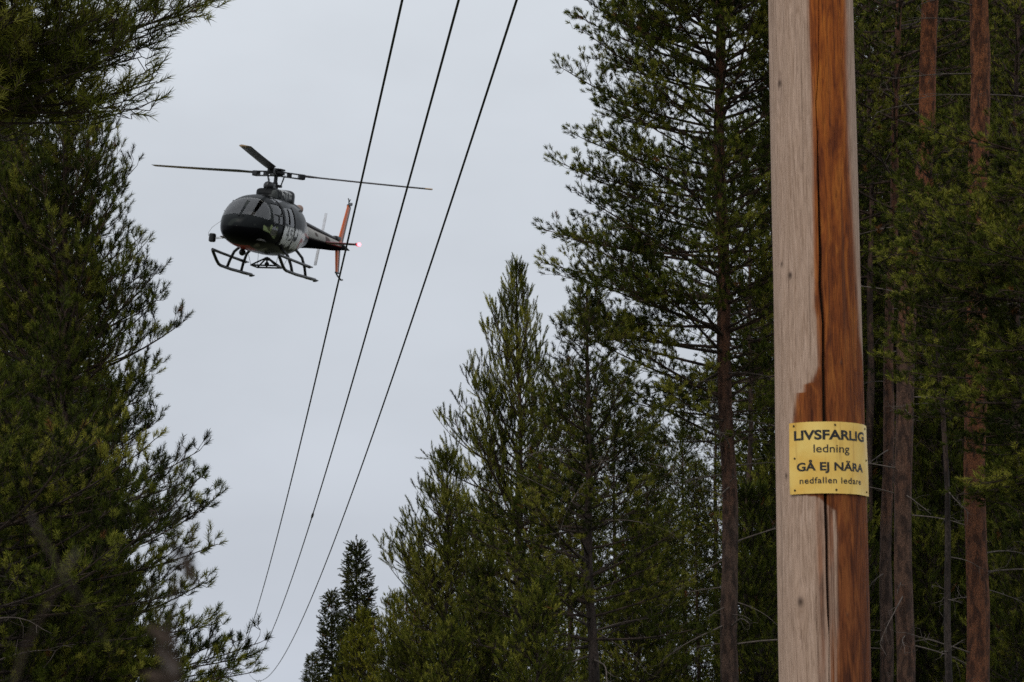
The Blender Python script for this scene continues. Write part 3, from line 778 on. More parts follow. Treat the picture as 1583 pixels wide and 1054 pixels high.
def build_pole():
    root = empty("utility_pole", (POLE_X, POLE_Y, 0))
    tag(root, "round wooden power pole, weathered grey on one side and stained orange-brown on the other", "utility pole")
    zlo, zhi = z_at(1080, POLE_Y), z_at(-40, POLE_Y)
    H = 8.4
    zs = np.concatenate([np.linspace(-.5, zlo - .02, 12), np.linspace(zlo, zhi, 640), np.linspace(zhi + .02, H, 30)])
    ph = np.concatenate([np.linspace(-100, -20, 110, endpoint=False), np.linspace(-20, 25, 190, endpoint=False), np.linspace(25, 100, 100, endpoint=False), np.linspace(100, 260, 24, endpoint=False)])
    ph = np.radians(ph)
    PH, ZZ = np.meshgrid(ph, zs)
    R = pole_r(ZZ)
    def nz3(su, sz, off, oct=1):
        o = np.empty(PH.size)
        for i, (a, z) in enumerate(zip(PH.ravel(), ZZ.ravel())):
            o[i] = noise.noise(Vector((math.sin(a) * su + off, -math.cos(a) * su, z * sz)))
        return o.reshape(PH.shape)
    nA = nz3(2.2, 1.2, 0.0); nB = nz3(9.0, 4.0, 7.0); nC = nz3(26.0, 1.6, 13.0)
    u = PH * R
    kn = [(1206, 128, 1.0), (1209, 408, .8), (1222, 425, .8), (1238, 930, 1.2), (1300, 560, .5), (1228, 640, .35), (1216, 735, .7), (1320, 60, .6), (1310, 950, .5)]
    warp = u + .010 * nA + .003 * nB
    zw = ZZ.copy()
    knot = np.zeros_like(u)
    for px, py, s in kn:
        kp, kz = pole_uv(px, py); ku = kp * .1255
        du = u - ku; dz = ZZ - kz
        g = np.exp(-(du / .022) ** 2 - (dz / (.085 * s)) ** 2)
        warp = warp - du * g * .9 * s
        zw = zw + g * .03 * s
        rr = np.sqrt((du / (.0075 * s)) ** 2 + (dz / (.011 * s)) ** 2) + .5 * nB
        knot = np.maximum(knot, np.exp(-rr ** 2) * .95 * min(1, s + .2))
    cw = .0028 + .0014 * np.sin(ZZ * 3.1) + .0008 * nB
    fade = np.interp(ZZ, [z_at(985, POLE_Y), z_at(955, POLE_Y), z_at(420, POLE_Y), z_at(150, POLE_Y), z_at(0, POLE_Y)], [.35, 1, 1, .55, .3])
    dc = (PH - CRACK(ZZ)) * R + .0011 * nB
    crack = np.exp(-(np.abs(dc) / (cw * fade)) ** 3)
    f2_ = np.interp(ZZ, [z_at(1054, POLE_Y), z_at(960, POLE_Y), z_at(880, POLE_Y)], [.35, .2, 0])
    dc2 = (PH - CRACK2(ZZ)) * R + .0012 * nB
    crack = np.maximum(crack, np.exp(-(np.abs(dc2) / .0022) ** 3) * f2_)
    grooves = np.clip(nC - .32, 0, 1) * 2.2
    R2 = R - .019 * crack * np.clip(fade + .15, 0, 1) - .0012 * np.clip(grooves, 0, 1) + .0022 * nA + .0006 * nB + knot * .0015
    X = R2 * np.sin(PH); Yp = -R2 * np.cos(PH)
    ed = .0016 + .003 * np.clip(nA, 0, 1)
    dl = (PH - ST_L(ZZ)) * R + .0030 * nB + .0045 * nC
    dr = (ST_R(ZZ) - PH) * R + .004 * nB + .004 * nC
    sg = lambda d, wdt: 1 / (1 + np.exp(-np.clip(d / wdt, -30, 30)))
    stain = sg(dl, .0021) * sg(dr, .0045)
    # under the sign: brownish strip left of the crack, pale strip right of it
    below = sg(z_at(768, POLE_Y) - ZZ, .01)
    strip = np.exp(-((dc + .016) / .011) ** 2) * below * (.55 + .6 * nB)
    stain = np.maximum(stain, np.clip(strip, 0, .7))
    stain = np.maximum(stain, np.exp(-(dc / .007) ** 2) * .75 * sg(ZZ - z_at(985, POLE_Y), .05))
    right_strip = sg(dc, .001) * sg(.028 - dc, .002) * below * np.clip(.62 + .9 * nC + .5 * nB, 0, 1)
    stain = np.maximum(stain, right_strip)
    stain = np.where(np.abs(PH) > math.radians(150), .5, stain)
    idx = np.arange(PH.size).reshape(PH.shape)
    a0, a1 = idx[:-1], idx[1:]
    Q = np.stack([a0, np.roll(a0, -1, 1), np.roll(a1, -1, 1), a1], -1).reshape(-1, 4)
    gv = np.stack([warp.ravel(), zw.ravel() * .06, (nA * .01).ravel()], -1)
    V = np.stack([X.ravel(), Yp.ravel(), ZZ.ravel()], -1)
    V = np.vstack([V, [[0, 0, H + .02]]])
    top = idx[-1]
    Tt = np.stack([top, np.roll(top, -1), np.full(len(top), len(V) - 1)], -1)
    pad = lambda a: np.concatenate([a.ravel(), [0]])
    me = np_mesh("shaft", V, Q, Tt, (pole_mat(),), None,
                 {"stain": pad(stain), "crack": pad(np.clip(crack * np.clip(fade + .3, 0, 1), 0, 1)), "knot": pad(np.maximum(knot, np.clip(grooves, 0, 1) * .42)), "grain": np.vstack([gv, [[0, 0, 0]]])})
    link_mesh("shaft", me, root)
    # crossarm and insulators at the top, above the frame
    mw = simple_mat("crossarm_steel", (.22, .23, .24), .5, .8)
    mi = simple_mat("insulator_glaze", (.12, .06, .04), .25)
    b = MB(); b.box((0, -.16, 8.0), (1.15, .08, .08), bev=.006); b.build("crossarm", mw, root)
    for dx in (-.42, 0, .42):
        b = MB()
        for k in range(4): b.tube([(dx, -.16, 8.04 + k * .045), (dx, -.16, 8.06 + k * .045), (dx, -.16, 8.085 + k * .045)], [.03, .05, .03], 14)
        b.build("insulator", mi, root, True, 40)
    return root

def pole_mat():
    m, t, b = new_mat("pole_wood")
    def attr(n):
        a = t.nodes.new("ShaderNodeAttribute"); a.attribute_name = n; return a
    N = t.nodes.new; L = t.links.new
    g = attr("grain"); st = attr("stain"); ck = attr("crack"); kn = attr("knot")
    def grain(su, sz, det, dist=0.0):
        mp = N("ShaderNodeMapping"); mp.inputs["Scale"].default_value = (su, sz, 1)
        L(g.outputs["Vector"], mp.inputs[0])
        z = N("ShaderNodeTexNoise"); z.inputs["Scale"].default_value = 1; z.inputs["Detail"].default_value = det; z.inputs["Roughness"].default_value = .62; z.inputs["Distortion"].default_value = dist
        L(mp.outputs[0], z.inputs["Vector"]); return z
    fine = grain(330, 260, 7, .8); mid = grain(130, 110, 7, 1.6); big = grain(34, 75, 6, 1.2); streak = grain(240, 26, 3, .3)
    def ramp(src, stops):
        r = N("ShaderNodeValToRGB"); els = r.color_ramp.elements
        els[0].position, els[0].color = stops[0][0], stops[0][1] + (1,)
        els[1].position, els[1].color = stops[-1][0], stops[-1][1] + (1,)
        for p_, c_ in stops[1:-1]:
            e_ = els.new(p_); e_.color = c_ + (1,)
        L(src, r.inputs[0]); return r
    def mix(fac, a, bb, mode='MIX', f=None):
        x = N("ShaderNodeMix"); x.data_type = 'RGBA'; x.blend_type = mode
        if f is not None: x.inputs[0].default_value = f
        else: L(fac, x.inputs[0])
        for s, i in ((a, 6), (bb, 7)):
            if isinstance(s, tuple): x.inputs[i].default_value = s + (1,)
            else: L(s, x.inputs[i])
        return x.outputs[2]
    grey = ramp(mid.outputs["Fac"], [(.30, (.30, .19, .13)), (.46, (.47, .32, .235)), (.64, (.575, .405, .31))])
    gf = ramp(fine.outputs["Fac"], [(.33, (.50, .45, .43)), (.47, (1, 1, 1)), (.7, (1.12, 1.1, 1.08))])
    grey = mix(None, grey.outputs[0], gf.outputs[0], 'MULTIPLY', .65)
    # stained wood: brighter orange high up, darker brown low
    gp = N("ShaderNodeNewGeometry"); sx = N("ShaderNodeSeparateXYZ"); tcn = N("ShaderNodeTexCoord"); L(tcn.outputs["Object"], sx.inputs[0])
    mr = N("ShaderNodeMapRange"); mr.inputs["From Min"].default_value = 1.9; mr.inputs["From Max"].default_value = 3.6
    L(sx.outputs["Z"], mr.inputs["Value"])
    lowc = ramp(big.outputs["Fac"], [(.34, (.075, .021, .008)), (.5, (.175, .050, .014)), (.66, (.27, .088, .024))])
    hic = ramp(big.outputs["Fac"], [(.34, (.16, .034, .006)), (.5, (.34, .084, .010)), (.66, (.46, .140, .016))])
    org = mix(mr.outputs[0], lowc.outputs[0], hic.outputs[0])
    of = ramp(mid.outputs["Fac"], [(.36, (.42, .36, .34)), (.5, (1, 1, 1)), (.65, (1.2, 1.2, 1.25))])
    org = mix(None, org, of.outputs[0], 'MULTIPLY', .8)
    org = mix(None, org, gf.outputs[0], 'MULTIPLY', .6)
    sk = ramp(streak.outputs["Fac"], [(.30, (.45, .40, .38)), (.40, (1, 1, 1)), (.8, (1, 1, 1))])
    col = mix(st.outputs["Fac"], grey, org)
    col = mix(None, col, sk.outputs[0], 'MULTIPLY', .8)
    col = mix(kn.outputs["Fac"], col, (.07, .042, .03))
    col = mix(ck.outputs["Fac"], col, (.022, .013, .009))
    L(col, b.inputs["Base Color"])
    b.inputs["Roughness"].default_value = .8
    b.inputs["Specular IOR Level"].default_value = .25
    bp = N("ShaderNodeBump"); bp.inputs["Strength"].default_value = .6; bp.inputs["Distance"].default_value = .004
    L(fine.outputs["Fac"], bp.inputs["Height"]); L(bp.outputs[0], b.inputs["Normal"])
    return m
build_pole()

# ------------------------------------------------------------------ sign
def build_sign():
    root = empty("warning_sign", (POLE_X, POLE_Y, 0))
    tag(root, "curved yellow warning plate with black lettering nailed round the wooden pole", "sign")
    p0, z1 = pole_uv(1225.5, 653)[0], z_at(651.5, POLE_Y - .13)
    z0 = z_at(762.5, POLE_Y - .13)
    pa, pb = math.radians(-47.5), math.radians(74)
    R = pole_r(2.3) + .0035
    rz = lambda z: pole_r(z) + .0035
    nu, nv = 60, 24
    V = []
    for side, off in ((0, .0012), (1, 0.0)):
        for j in range(nv + 1):
            z = z0 + (z1 - z0) * j / nv
            for i in range(nu + 1):
                a = pa + (pb - pa) * i / nu
                e_ = max(0, abs(i / nu - .5) * 2 - .8) / .2
                wv = .0012 * math.sin(a * 9 + z * 20) + .0018 * e_ ** 2
                r = rz(z) + off + wv
                V.append((r * math.sin(a), -r * math.cos(a), z))
    k = (nu + 1) * (nv + 1); F = []
    for j in range(nv):
        for i in range(nu):
            a = j * (nu + 1) + i
            F.append((a, a + 1, a + nu + 2, a + nu + 1)); F.append((k + a, k + a + nu + 1, k + a + nu + 2, k + a + 1))
    ring = [i for i in range(nu)] + [j * (nu + 1) + nu for j in range(nv)] + [nv * (nu + 1) + i for i in range(nu, 0, -1)] + [j * (nu + 1) for j in range(nv, 0, -1)]
    for a, b_ in zip(ring, ring[1:] + ring[:1]): F.append((a, k + a, k + b_, b_))
    m, t, b = new_mat("yellow_enamel")
    tcn = t.nodes.new("ShaderNodeTexCoord"); nz = t.nodes.new("ShaderNodeTexNoise"); nz.inputs["Scale"].default_value = 9; nz.inputs["Detail"].default_value = 6
    t.links.new(tcn.outputs["Object"], nz.inputs["Vector"])
    r = t.nodes.new("ShaderNodeValToRGB")
    r.color_ramp.elements[0].position = .33; r.color_ramp.elements[0].color = (.84, .47, .065, 1)
    r.color_ramp.elements[1].position = .66; r.color_ramp.elements[1].color = (1.0, .72, .20, 1)
    t.links.new(nz.outputs["Fac"], r.inputs[0])
    mp = t.nodes.new("ShaderNodeMapping"); mp.inputs["Scale"].default_value = (70, 70, 6)
    n2 = t.nodes.new("ShaderNodeTexNoise"); n2.inputs["Scale"].default_value = 1; n2.inputs["Detail"].default_value = 5
    t.links.new(tcn.outputs["Object"], mp.inputs[0]); t.links.new(mp.outputs[0], n2.inputs["Vector"])
    r2 = t.nodes.new("ShaderNodeValToRGB")
    r2.color_ramp.elements[0].position = .28; r2.color_ramp.elements[0].color = (.45, .36, .28, 1)
    r2.color_ramp.elements[1].position = .42; r2.color_ramp.elements[1].color = (1, 1, 1, 1)
    t.links.new(n2.outputs["Fac"], r2.inputs[0])
    mm = t.nodes.new("ShaderNodeMix"); mm.data_type = 'RGBA'; mm.blend_type = 'MULTIPLY'; mm.inputs[0].default_value = .5
    t.links.new(r.outputs[0], mm.inputs[6]); t.links.new(r2.outputs[0], mm.inputs[7]); t.links.new(mm.outputs[2], b.inputs["Base Color"])
    b.inputs["Roughness"].default_value = .38
    mb = MB(); mb.add(V, F)
    mb.build("plate", m, root, True, 40)
    black = simple_mat("black_enamel", (.012, .010, .010), .4)
    W = (pb - pa) * R
    Hs = z1 - z0
    def word(txt, uc, vc, width, height, bold, spacing=1.0):
        cu = bpy.data.curves.new("lettering", 'FONT')
        cu.body = txt; cu.offset = bold; cu.space_character = spacing; cu.resolution_u = 6
        ob = bpy.data.objects.new("lettering", cu); COL.objects.link(ob)
        dg = bpy.context.evaluated_depsgraph_get()
        me = bpy.data.meshes.new_from_object(ob.evaluated_get(dg))
        bpy.data.objects.remove(ob)
        import bmesh
        bm = bmesh.new(); bm.from_mesh(me)
        xs = [v.co.x for v in bm.verts]; ys = [v.co.y for v in bm.verts]
        ymin = 0.0; ref = height
        x0, x1 = min(xs), max(xs); sx = width / (x1 - x0)
        for v in bm.verts:
            v.co.x = (v.co.x - (x0 + x1) / 2) * sx + uc
            v.co.y = v.co.y * ref + vc
        for _ in range(3):
            ed = [e_ for e_ in bm.edges if e_.calc_length() > .006]
            if not ed: break
            bmesh.ops.subdivide_edges(bm, edges=ed, cuts=1)
            bmesh.ops.triangulate(bm, faces=bm.faces[:])
        for v in bm.verts:
            a = pa + (pb - pa) * v.co.x / W
            z = z0 + v.co.y
            e_ = max(0, abs(v.co.x / W - .5) * 2 - .8) / .2
            rr = rz(z) + .0012 + .0007 + .0012 * math.sin(a * 9 + z * 20) + .0018 * e_ ** 2
            v.co = (rr * math.sin(a), -rr * math.cos(a), z)
        bm.to_mesh(me); bm.free()
        me.materials.clear(); me.materials.append(black)
        return link_mesh("lettering", me, root)
    # u from the left edge, v of the baseline from the lower edge; cap height of the built-in font is about 0.73 of its size
    cap = .73
    word("LIVSFARLIG", W * .468, Hs * .755, W * .825, Hs * .132 / cap, .034)
    word("ledning", W * .452, Hs * .572, W * .375, Hs * .115 / cap, .006)
    word("GÅ EJ NÄRA", W * .468, Hs * .322, W * .77, Hs * .115 / cap, .030)
    word("nedfallen ledare", W * .458, Hs * .142, W * .69, Hs * .088 / cap, .014, 1.1)
    nails = simple_mat("rusty_nail", (.035, .025, .02), .6, .5)
    for (fu, fv) in ((.055, .955), (.485, .955), (.93, .945), (.06, .50), (.935, .50), (.06, .055), (.485, .05), (.94, .055)):
        a = pa + (pb - pa) * fu; z = z0 + Hs * fv
        e_ = max(0, abs(fu - .5) * 2 - .8) / .2
        r0 = rz(z) + .0012 + .0012 * math.sin(a * 9 + z * 20) + .0018 * e_ ** 2
        n = Vector((math.sin(a), -math.cos(a), 0)); c = n * r0 + Vector((0, 0, z))
        b = MB(); b.tube([c - n * .004, c + n * .0012, c + n * .0022], [.0030, .0030, .0014], 10)
        b.build("nail", nails, root)
build_sign()

# ------------------------------------------------------------------ power cables
WIRES = {-.40: [(621, 0), (502.5, 530), (439.6, 783), (377, 1000)], 0.0: [(709, 0), (562.5, 530), (483, 796), (418.6, 980)], .42: [(796, 0), (626, 530), (514, 853), (464, 957), (400, 1053)]}
m_cable = simple_mat("cable_sheath", (.04, .04, .043), .5)
m_sleeve = simple_mat("splice_sleeve", (.04, .04, .045), .5)
SLOPE = -.1265
for off, pts in WIRES.items():
    a = POLE_X + off - SLOPE * POLE_Y
    YZ = []
    for p in pts:
        r = ray(*p); t_ = a / (r[0] - SLOPE * r[1]); YZ.append((r[1] * t_, r[2] * t_ + EYE))
    YZ = np.array(YZ)
    co = np.polyfit(YZ[:, 0], YZ[:, 1], 2)
    y_end = YZ[-1, 0] + 28
    ys = np.linspace(POLE_Y - .16, y_end, 140)
    zs = np.polyval(co, ys)
    zs += (8.2 - zs[0]) * np.exp(-(ys - ys[0]) / 2.2)
    P = np.stack([a + SLOPE * ys, ys, zs], -1)
    V, Q = tubes(P[None], np.full((1, len(ys)), .0098), 8)
    root = empty("power_cable", tuple(P[0]))
    lab = {-.40: "leftmost of the three black power cables sagging across the sky, passing nearest the helicopter's tail", 0.0: "middle one of the three black power cables, with a small splice on it", .42: "rightmost of the three black power cables, ending lowest in the clearing"}[off]
    tag(root, lab, "cable", "power cables above the clearing")
    ob = link_mesh("conductor", np_mesh("conductor", V - P[0], Q, None, (m_cable,)), root)
    if off == 0.0:
        r = ray(483, 793); t_ = a / (r[0] - SLOPE * r[1]); yc = r[1] * t_
        b = MB(); q = []
        for k in range(7):
            yy = yc - .3 + .1 * k
            q.append((a + SLOPE * yy - P[0][0], yy - P[0][1], float(np.polyval(co, yy)) - P[0][2]))
        b.tube(q, [.010, .016, .019, .020, .019, .016, .010], 10); b.build("splice_sleeve", m_sleeve, root, True)

# ------------------------------------------------------------------ helicopter
HM = Matrix(((-0.23502893568310926, 0.9672182311816093, 0.09617844177144833), (-0.9671087201860712, -0.2227987692766182, -0.12272502494961506), (-0.09727344309586397, -0.12185894172666702, 0.9877693433132719)))
HO = Vector((-7.5169635, 72.46327597, 15.79795637))

def paint_mat(name, rough=.28, spec=.04):
    m, t, b = new_mat(name)
    a = t.nodes.new("ShaderNodeAttribute"); a.attribute_name = "paint"
    t.links.new(a.outputs["Color"], b.inputs["Base Color"])
    b.inputs["Roughness"].default_value = rough
    b.inputs["Coat Weight"].default_value = 0.0; b.inputs["Specular IOR Level"].default_value = spec
    b.inputs["Coat Roughness"].default_value = .1
    return m

def spl(xs, ys):
    """monotone-ish smooth interpolation through control points (Catmull-Rom)."""
    xs = np.array(xs, float); ys = np.array(ys, float)
    o = np.argsort(xs); xs, ys = xs[o], ys[o]
    mth = np.gradient(ys, xs)
    def f(x):
        i = int(np.clip(np.searchsorted(xs, x) - 1, 0, len(xs) - 2))
        h = xs[i + 1] - xs[i]; t = (x - xs[i]) / h
        return ((2 * t ** 3 - 3 * t ** 2 + 1) * ys[i] + (t ** 3 - 2 * t ** 2 + t) * h * mth[i] + (-2 * t ** 3 + 3 * t ** 2) * ys[i + 1] + (t ** 3 - t ** 2) * h * mth[i + 1])
    return f

FX = [2.90, 2.86, 2.76, 2.60, 2.30, 1.90, 1.50, 1.00, 0.30, -.40, -.90, -1.40, -1.90, -2.60]
QX = [math.sqrt(2.905 - v) for v in FX]
_top, _bot, _hw = spl(QX, [1.17, 1.28, 1.42, 1.56, 1.82, 2.08, 2.21, 2.27, 2.29, 2.28, 2.25, 2.17, 2.04, 1.84]), spl(QX, [1.08, .97, .84, .74, .63, .565, .54, .53, .53, .56, .64, .76, .88, 1.02]), spl(QX, [.07, .20, .38, .57, .74, .85, .90, .925, .925, .90, .83, .70, .54, .36])
F_TOP = lambda x: _top(math.sqrt(max(2.905 - x, 0)))
F_BOT = lambda x: _bot(math.sqrt(max(2.905 - x, 0)))
F_HW = lambda x: _hw(math.sqrt(max(2.905 - x, 0)))

def glyph(u, v, segs, w):
    for (x0, y0, x1, y1) in segs:
        dx, dy = x1 - x0, y1 - y0
        t = max(0, min(1, ((u - x0) * dx + (v - y0) * dy) / (dx * dx + dy * dy)))
        if math.hypot(u - x0 - t * dx, v - y0 - t * dy) < w: return True
    return False

def body_paint(x, y, z):
    n = noise.noise(Vector((x * 2.1, y * 2.1, z * 2.6)))
    n2 = noise.noise(Vector((x * 6 + 9, y * 6, z * 6)))
    c = (.005, .005, .006)
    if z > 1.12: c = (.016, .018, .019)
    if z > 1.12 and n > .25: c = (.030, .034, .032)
    # smoky grey and red flourish under the chin
    if x > .3 and z < .92 and y > -.75 and y < .5:
        s = n2 + .6 * n - 1.1 * abs((x - 1.3) / 1.3) - .3 * abs(y + .05) + .25
        if s > .1: c = (.26, .24, .24)
        elif s > -.05: c = (.11, .105, .105)
        if 1.25 < x < 2.25 and -.65 < y < .2 and n2 > -.35 and z < .74: c = (.55, .04, .03)
    # pale green flourish on the upper chin
    if y > .38 and 1.75 < x < 2.45 and 1.06 + .25 * n < z < 1.24 + .1 * n2: c = (.30, .36, .17) if n2 > -.15 else (.09, .10, .05)
    # ragged white side panel with dark marks
    if abs(y) > .3:
        w_ = min(x + .9, 1.25 - x) * .9 + .22 * n2 + .15 * n
        if w_ > 0 and .80 + .12 * n2 < z < 1.36 + .10 * n2 + .05 * n:
            c = (.90, .90, .88)
            u = x * 1.0
            four = [(1.02, 1.12, .84, 1.12), (1.02, 1.12, .88, 1.32), (.88, 1.32, .88, 1.0)]
            five = [(.52, 1.30, .70, 1.30), (.70, 1.30, .70, 1.18), (.70, 1.18, .54, 1.14), (.54, 1.14, .54, 1.02), (.54, 1.02, .72, .98)]
            if glyph(u, z, four, .03) or glyph(u, z, five, .03): c = (.03, .03, .03)
            if -.05 < x < .3 and n2 > .12: c = (.05, .05, .05)
            if x < -.35 and z < 1.15 and n2 > .0: c = (.45, .08, .06)
    # pale upper flank that runs on into the tail boom
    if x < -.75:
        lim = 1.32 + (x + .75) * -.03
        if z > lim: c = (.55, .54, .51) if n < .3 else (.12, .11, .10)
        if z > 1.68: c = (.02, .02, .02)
        if abs(z - lim) < .03: c = (.40, .06, .04)
    return c

def build_heli():
    root = empty("helicopter")
    root.matrix_world = Matrix.Translation(HO) @ HM.to_4x4()
    tag(root, "black helicopter with skids and orange tail fin hovering beside the power cables", "helicopter")
    paint = paint_mat("helicopter_paint")
    black = simple_mat("black_gear_paint", (.012, .012, .013), .4)
    dark = simple_mat("dark_composite", (.022, .020, .020), .45)
    interior = simple_mat("cabin_seat_cloth", (.12, .115, .11), .9)
    lining = simple_mat("pale_cabin_lining", (.58, .56, .52), .9)
    orange = simple_mat("orange_fin_paint", (.80, .16, .03), .4, var=.08)
    grey = simple_mat("grey_fin_paint", (.24, .24, .24), .45)
    tailgrey = simple_mat("pale_blade_grey", (.62, .64, .68), .6)
    maroon = simple_mat("dark_red_paint", (.16, .015, .022), .4)
    steel = simple_mat("burnt_exhaust_steel", (.26, .15, .10), .45, .7)
    alu = simple_mat("bare_rod_metal", (.45, .45, .45), .4, .8)
    gm, t, b = new_mat("cabin_glass")
    tr = t.nodes.new("ShaderNodeBsdfTransparent"); tr.inputs["Color"].default_value = (.95, .96, .96, 1)
    gl = t.nodes.new("ShaderNodeBsdfGlossy"); gl.inputs["Roughness"].default_value = .0
    lw = t.nodes.new("ShaderNodeFresnel"); lw.inputs["IOR"].default_value = 1.9
    ms = t.nodes.new("ShaderNodeMixShader")
    t.links.new(lw.outputs[0], ms.inputs[0]); t.links.new(tr.outputs[0], ms.inputs[1]); t.links.new(gl.outputs[0], ms.inputs[2])
    t.links.new(ms.outputs[0], t.nodes["Material Output"].inputs["Surface"])

    # --- fuselage shell with window openings
    n = 144
    xs = np.concatenate([[2.903], 2.90 - .60 * np.linspace(0, 1, 40) ** 1.6, np.linspace(2.28, -2.6, 170)])
    V = []; sec = []
    for x in xs:
        xx = min(x, 2.9)
        zt, zb_, hw = F_TOP(xx), F_BOT(xx), F_HW(xx)
        if x > 2.9: zt, zb_, hw = 1.135, 1.115, .015
        zc = zb_ + (zt - zb_) * .46
        ex = 2.35
        for j in range(n):
            a = 2 * math.pi * j / n
            s, c = math.sin(a), math.cos(a)
            y = hw * math.copysign(abs(s) ** (2 / ex), s)
            h = (zt - zc) if c > 0 else (zc - zb_)
            z = zc + h * math.copysign(abs(c) ** (2 / ex), c)
            V.append((x, y, z))
    V = np.array(V)
    k = len(xs)
    idx = np.arange(k * n).reshape(k, n)
    Q = np.stack([idx[:-1], np.roll(idx[:-1], -1, 1), np.roll(idx[1:], -1, 1), idx[1:]], -1).reshape(-1, 4)
    C = V[Q].mean(1)
    def wclass(c):
        x, y, z = c
        ay = abs(y); s = 1 if y > 0 else -1
        def rbox(x0, x1, z0, z1, r=.10):
            dx = max(abs(x - (x0 + x1) / 2) - (x1 - x0) / 2 + r, 0); dz = max(abs(z - (z0 + z1) / 2) - (z1 - z0) / 2 + r, 0)
            return math.hypot(dx, dz) < r
        xa = 2.16 - (z - 1.38) * .42                         # windscreen pillar
        zl = 1.505 - .10 * min(1, ay / .8) ** 2
        if z > zl and x > xa + .03 and ay > .028 and z < 2.10 and x > 1.72: return (1, s)
        sl = (z - 1.38) * .25
        if z > 1.9 and .85 < x < 1.55 and .14 < ay < .62: return (5, s)
        if ay > .45:
            if rbox(1.42 if s > 0 else 1.05, 2.06 - sl, 1.38, 1.93) and x < xa - .05: return (2, s)
            if rbox(.35, 1.22 if s > 0 else .98, 1.42, 1.92): return (3, s)
            if rbox(1.72, 2.12, .98, 1.24, .12): return (4, s)
        return None
    cls = [wclass(c) for c in C]
    keep = np.array([q is None for q in cls])
    pc = np.array([body_paint(*v) + (1,) for v in V])
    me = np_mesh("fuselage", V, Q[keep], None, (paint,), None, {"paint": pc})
    fus = link_mesh("fuselage", me, root)
    names = {1: "windscreen", 2: "door_window", 3: "cabin_window", 4: "lower_door_window", 5: "roof_window"}
    for key in sorted(set(q for q in cls if q)):
        sel = Q[[q == key for q in cls]]
        u, inv = np.unique(sel, return_inverse=True)
        link_mesh(names[key[0]], np_mesh("pane", V[u], inv.reshape(-1, 4), None, (gm,)), fus if False else root)
    ctr = np.array([0, 0, 1.35])
    inner = keep & (C[:, 0] > -.5) & (C[:, 0] < 2.30)
    Vi = V.copy(); dv = Vi[:, 1:] - ctr[1:]
    Vi[:, 1:] = ctr[1:] + dv * (1 - .03 / np.maximum(np.linalg.norm(dv, axis=1, keepdims=True), .1))
    link_mesh("cabin_lining", np_mesh("cabin_lining", Vi, Q[inner], None, (lining,)), root)
    # cabin inside: floor, rear wall, seats, panel
    b = MB()
    b.box((.95, 0, .80), (3.0, 1.3, .05)); b.box((-.55, 0, 1.4), (.05, 1.45, 1.25))
    b.box((2.15, -.05, 1.28), (.22, .62, .34), bev=.04)
    for sx_, sy in ((1.15, .38), (1.15, -.38), (-.1, .0)):
        ww = .42 if sx_ > 0 else 1.2
        b.box((sx_, sy, 1.0), (.45, ww, .14), bev=.03); b.box((sx_ - .25, sy, 1.38), (.12, ww, .72), Matrix.Rotation(-.12, 3, 'Y'), bev=.03)
    b.build("cabin_interior", interior, root)
    # window frames on the doors
    for sgn in (1, -1):
        b = MB()
        def sidept(x, z, off=.012):
            zt, zb_, hw = F_TOP(x), F_BOT(x), F_HW(x); zc = zb_ + (zt - zb_) * .46
            h = (zt - zc) if z > zc else (zc - zb_)
            tq_ = max(0, 1 - (abs(z - zc) / h) ** 2.35) ** (1 / 2.35)
            return (x, sgn * (hw * tq_ + off), z)
        for path in ([(1.48, 1.62), (1.92, 1.62)], [(1.70, 1.40), (1.70, 1.62)], [(1.36, .75), (1.36, 1.2), (1.36, 1.7), (1.36, 2.05)], [(.88, 1.43), (.88, 1.90)], [(.40, .8), (.40, 1.4), (.40, 2.0)],
                     [(2.02, 1.30), (1.95, 1.36), (1.42, 1.35), (1.39, 1.5), (1.39, 1.85), (1.48, 1.95), (1.80, 1.96)]):
            pp = []
            for (p, q) in zip(path[:-1], path[1:]):
                for kk_ in range(5):
                    f = kk_ / 5; pp.append(sidept(p[0] + (q[0] - p[0]) * f, p[1] + (q[1] - p[1]) * f))
            pp.append(sidept(*path[-1]))
            b.tube(pp, .016, 6)
        b.build("door_frame", black, root)
    # --- transmission cowling with pale marks, engine cowling
    def cowl(name, xs_, tops, hws, zb_, parent=root, marks=False):
        m_ = 64; Vc = []; cols = []
        ft, fh = spl(xs_, tops), spl(xs_, hws)
        X = np.linspace(max(xs_), min(xs_), 60)
        for x in X:
            for j in range(m_):
                a = 2 * math.pi * j / m_; s, c = math.sin(a), math.cos(a); ex = 4.0
                y = fh(x) * math.copysign(abs(s) ** (2 / ex), s)
                z = (ft(x) + zb_) / 2 + (ft(x) - zb_) / 2 * math.copysign(abs(c) ** (2 / ex), c)
                Vc.append((x, y, z))
                col = (.016, .017, .018)
                if marks and abs(y) > .2:
                    n2 = noise.noise(Vector((x * 7, y, z * 7)))
                    segs = [(.30, 2.52, .14, 2.52), (.30, 2.52, .30, 2.42), (.30, 2.42, .14, 2.40), (.14, 2.40, .14, 2.32), (.02, 2.52, -.16, 2.50), (-.07, 2.52, -.07, 2.32), (-.30, 2.50, -.45, 2.48), (-.30, 2.50, -.30, 2.32), (-.30, 2.40, -.42, 2.38)]
                    if glyph(x, z, segs, .028): col = (.55, .55, .53)
                    elif n2 > .15: col = (.11, .115, .11)
                cols.append(col + (1,))
        idx_ = np.arange(60 * m_).reshape(60, m_)
        q_ = np.stack([idx_[:-1], np.roll(idx_[:-1], -1, 1), np.roll(idx_[1:], -1, 1), idx_[1:]], -1).reshape(-1, 4)
        Vc = np.vstack([Vc, [[X[0], 0, (tops[0] + zb_) / 2], [X[-1], 0, (tops[-1] + zb_) / 2]]])
        r0_, r1_ = idx_[0], idx_[-1]
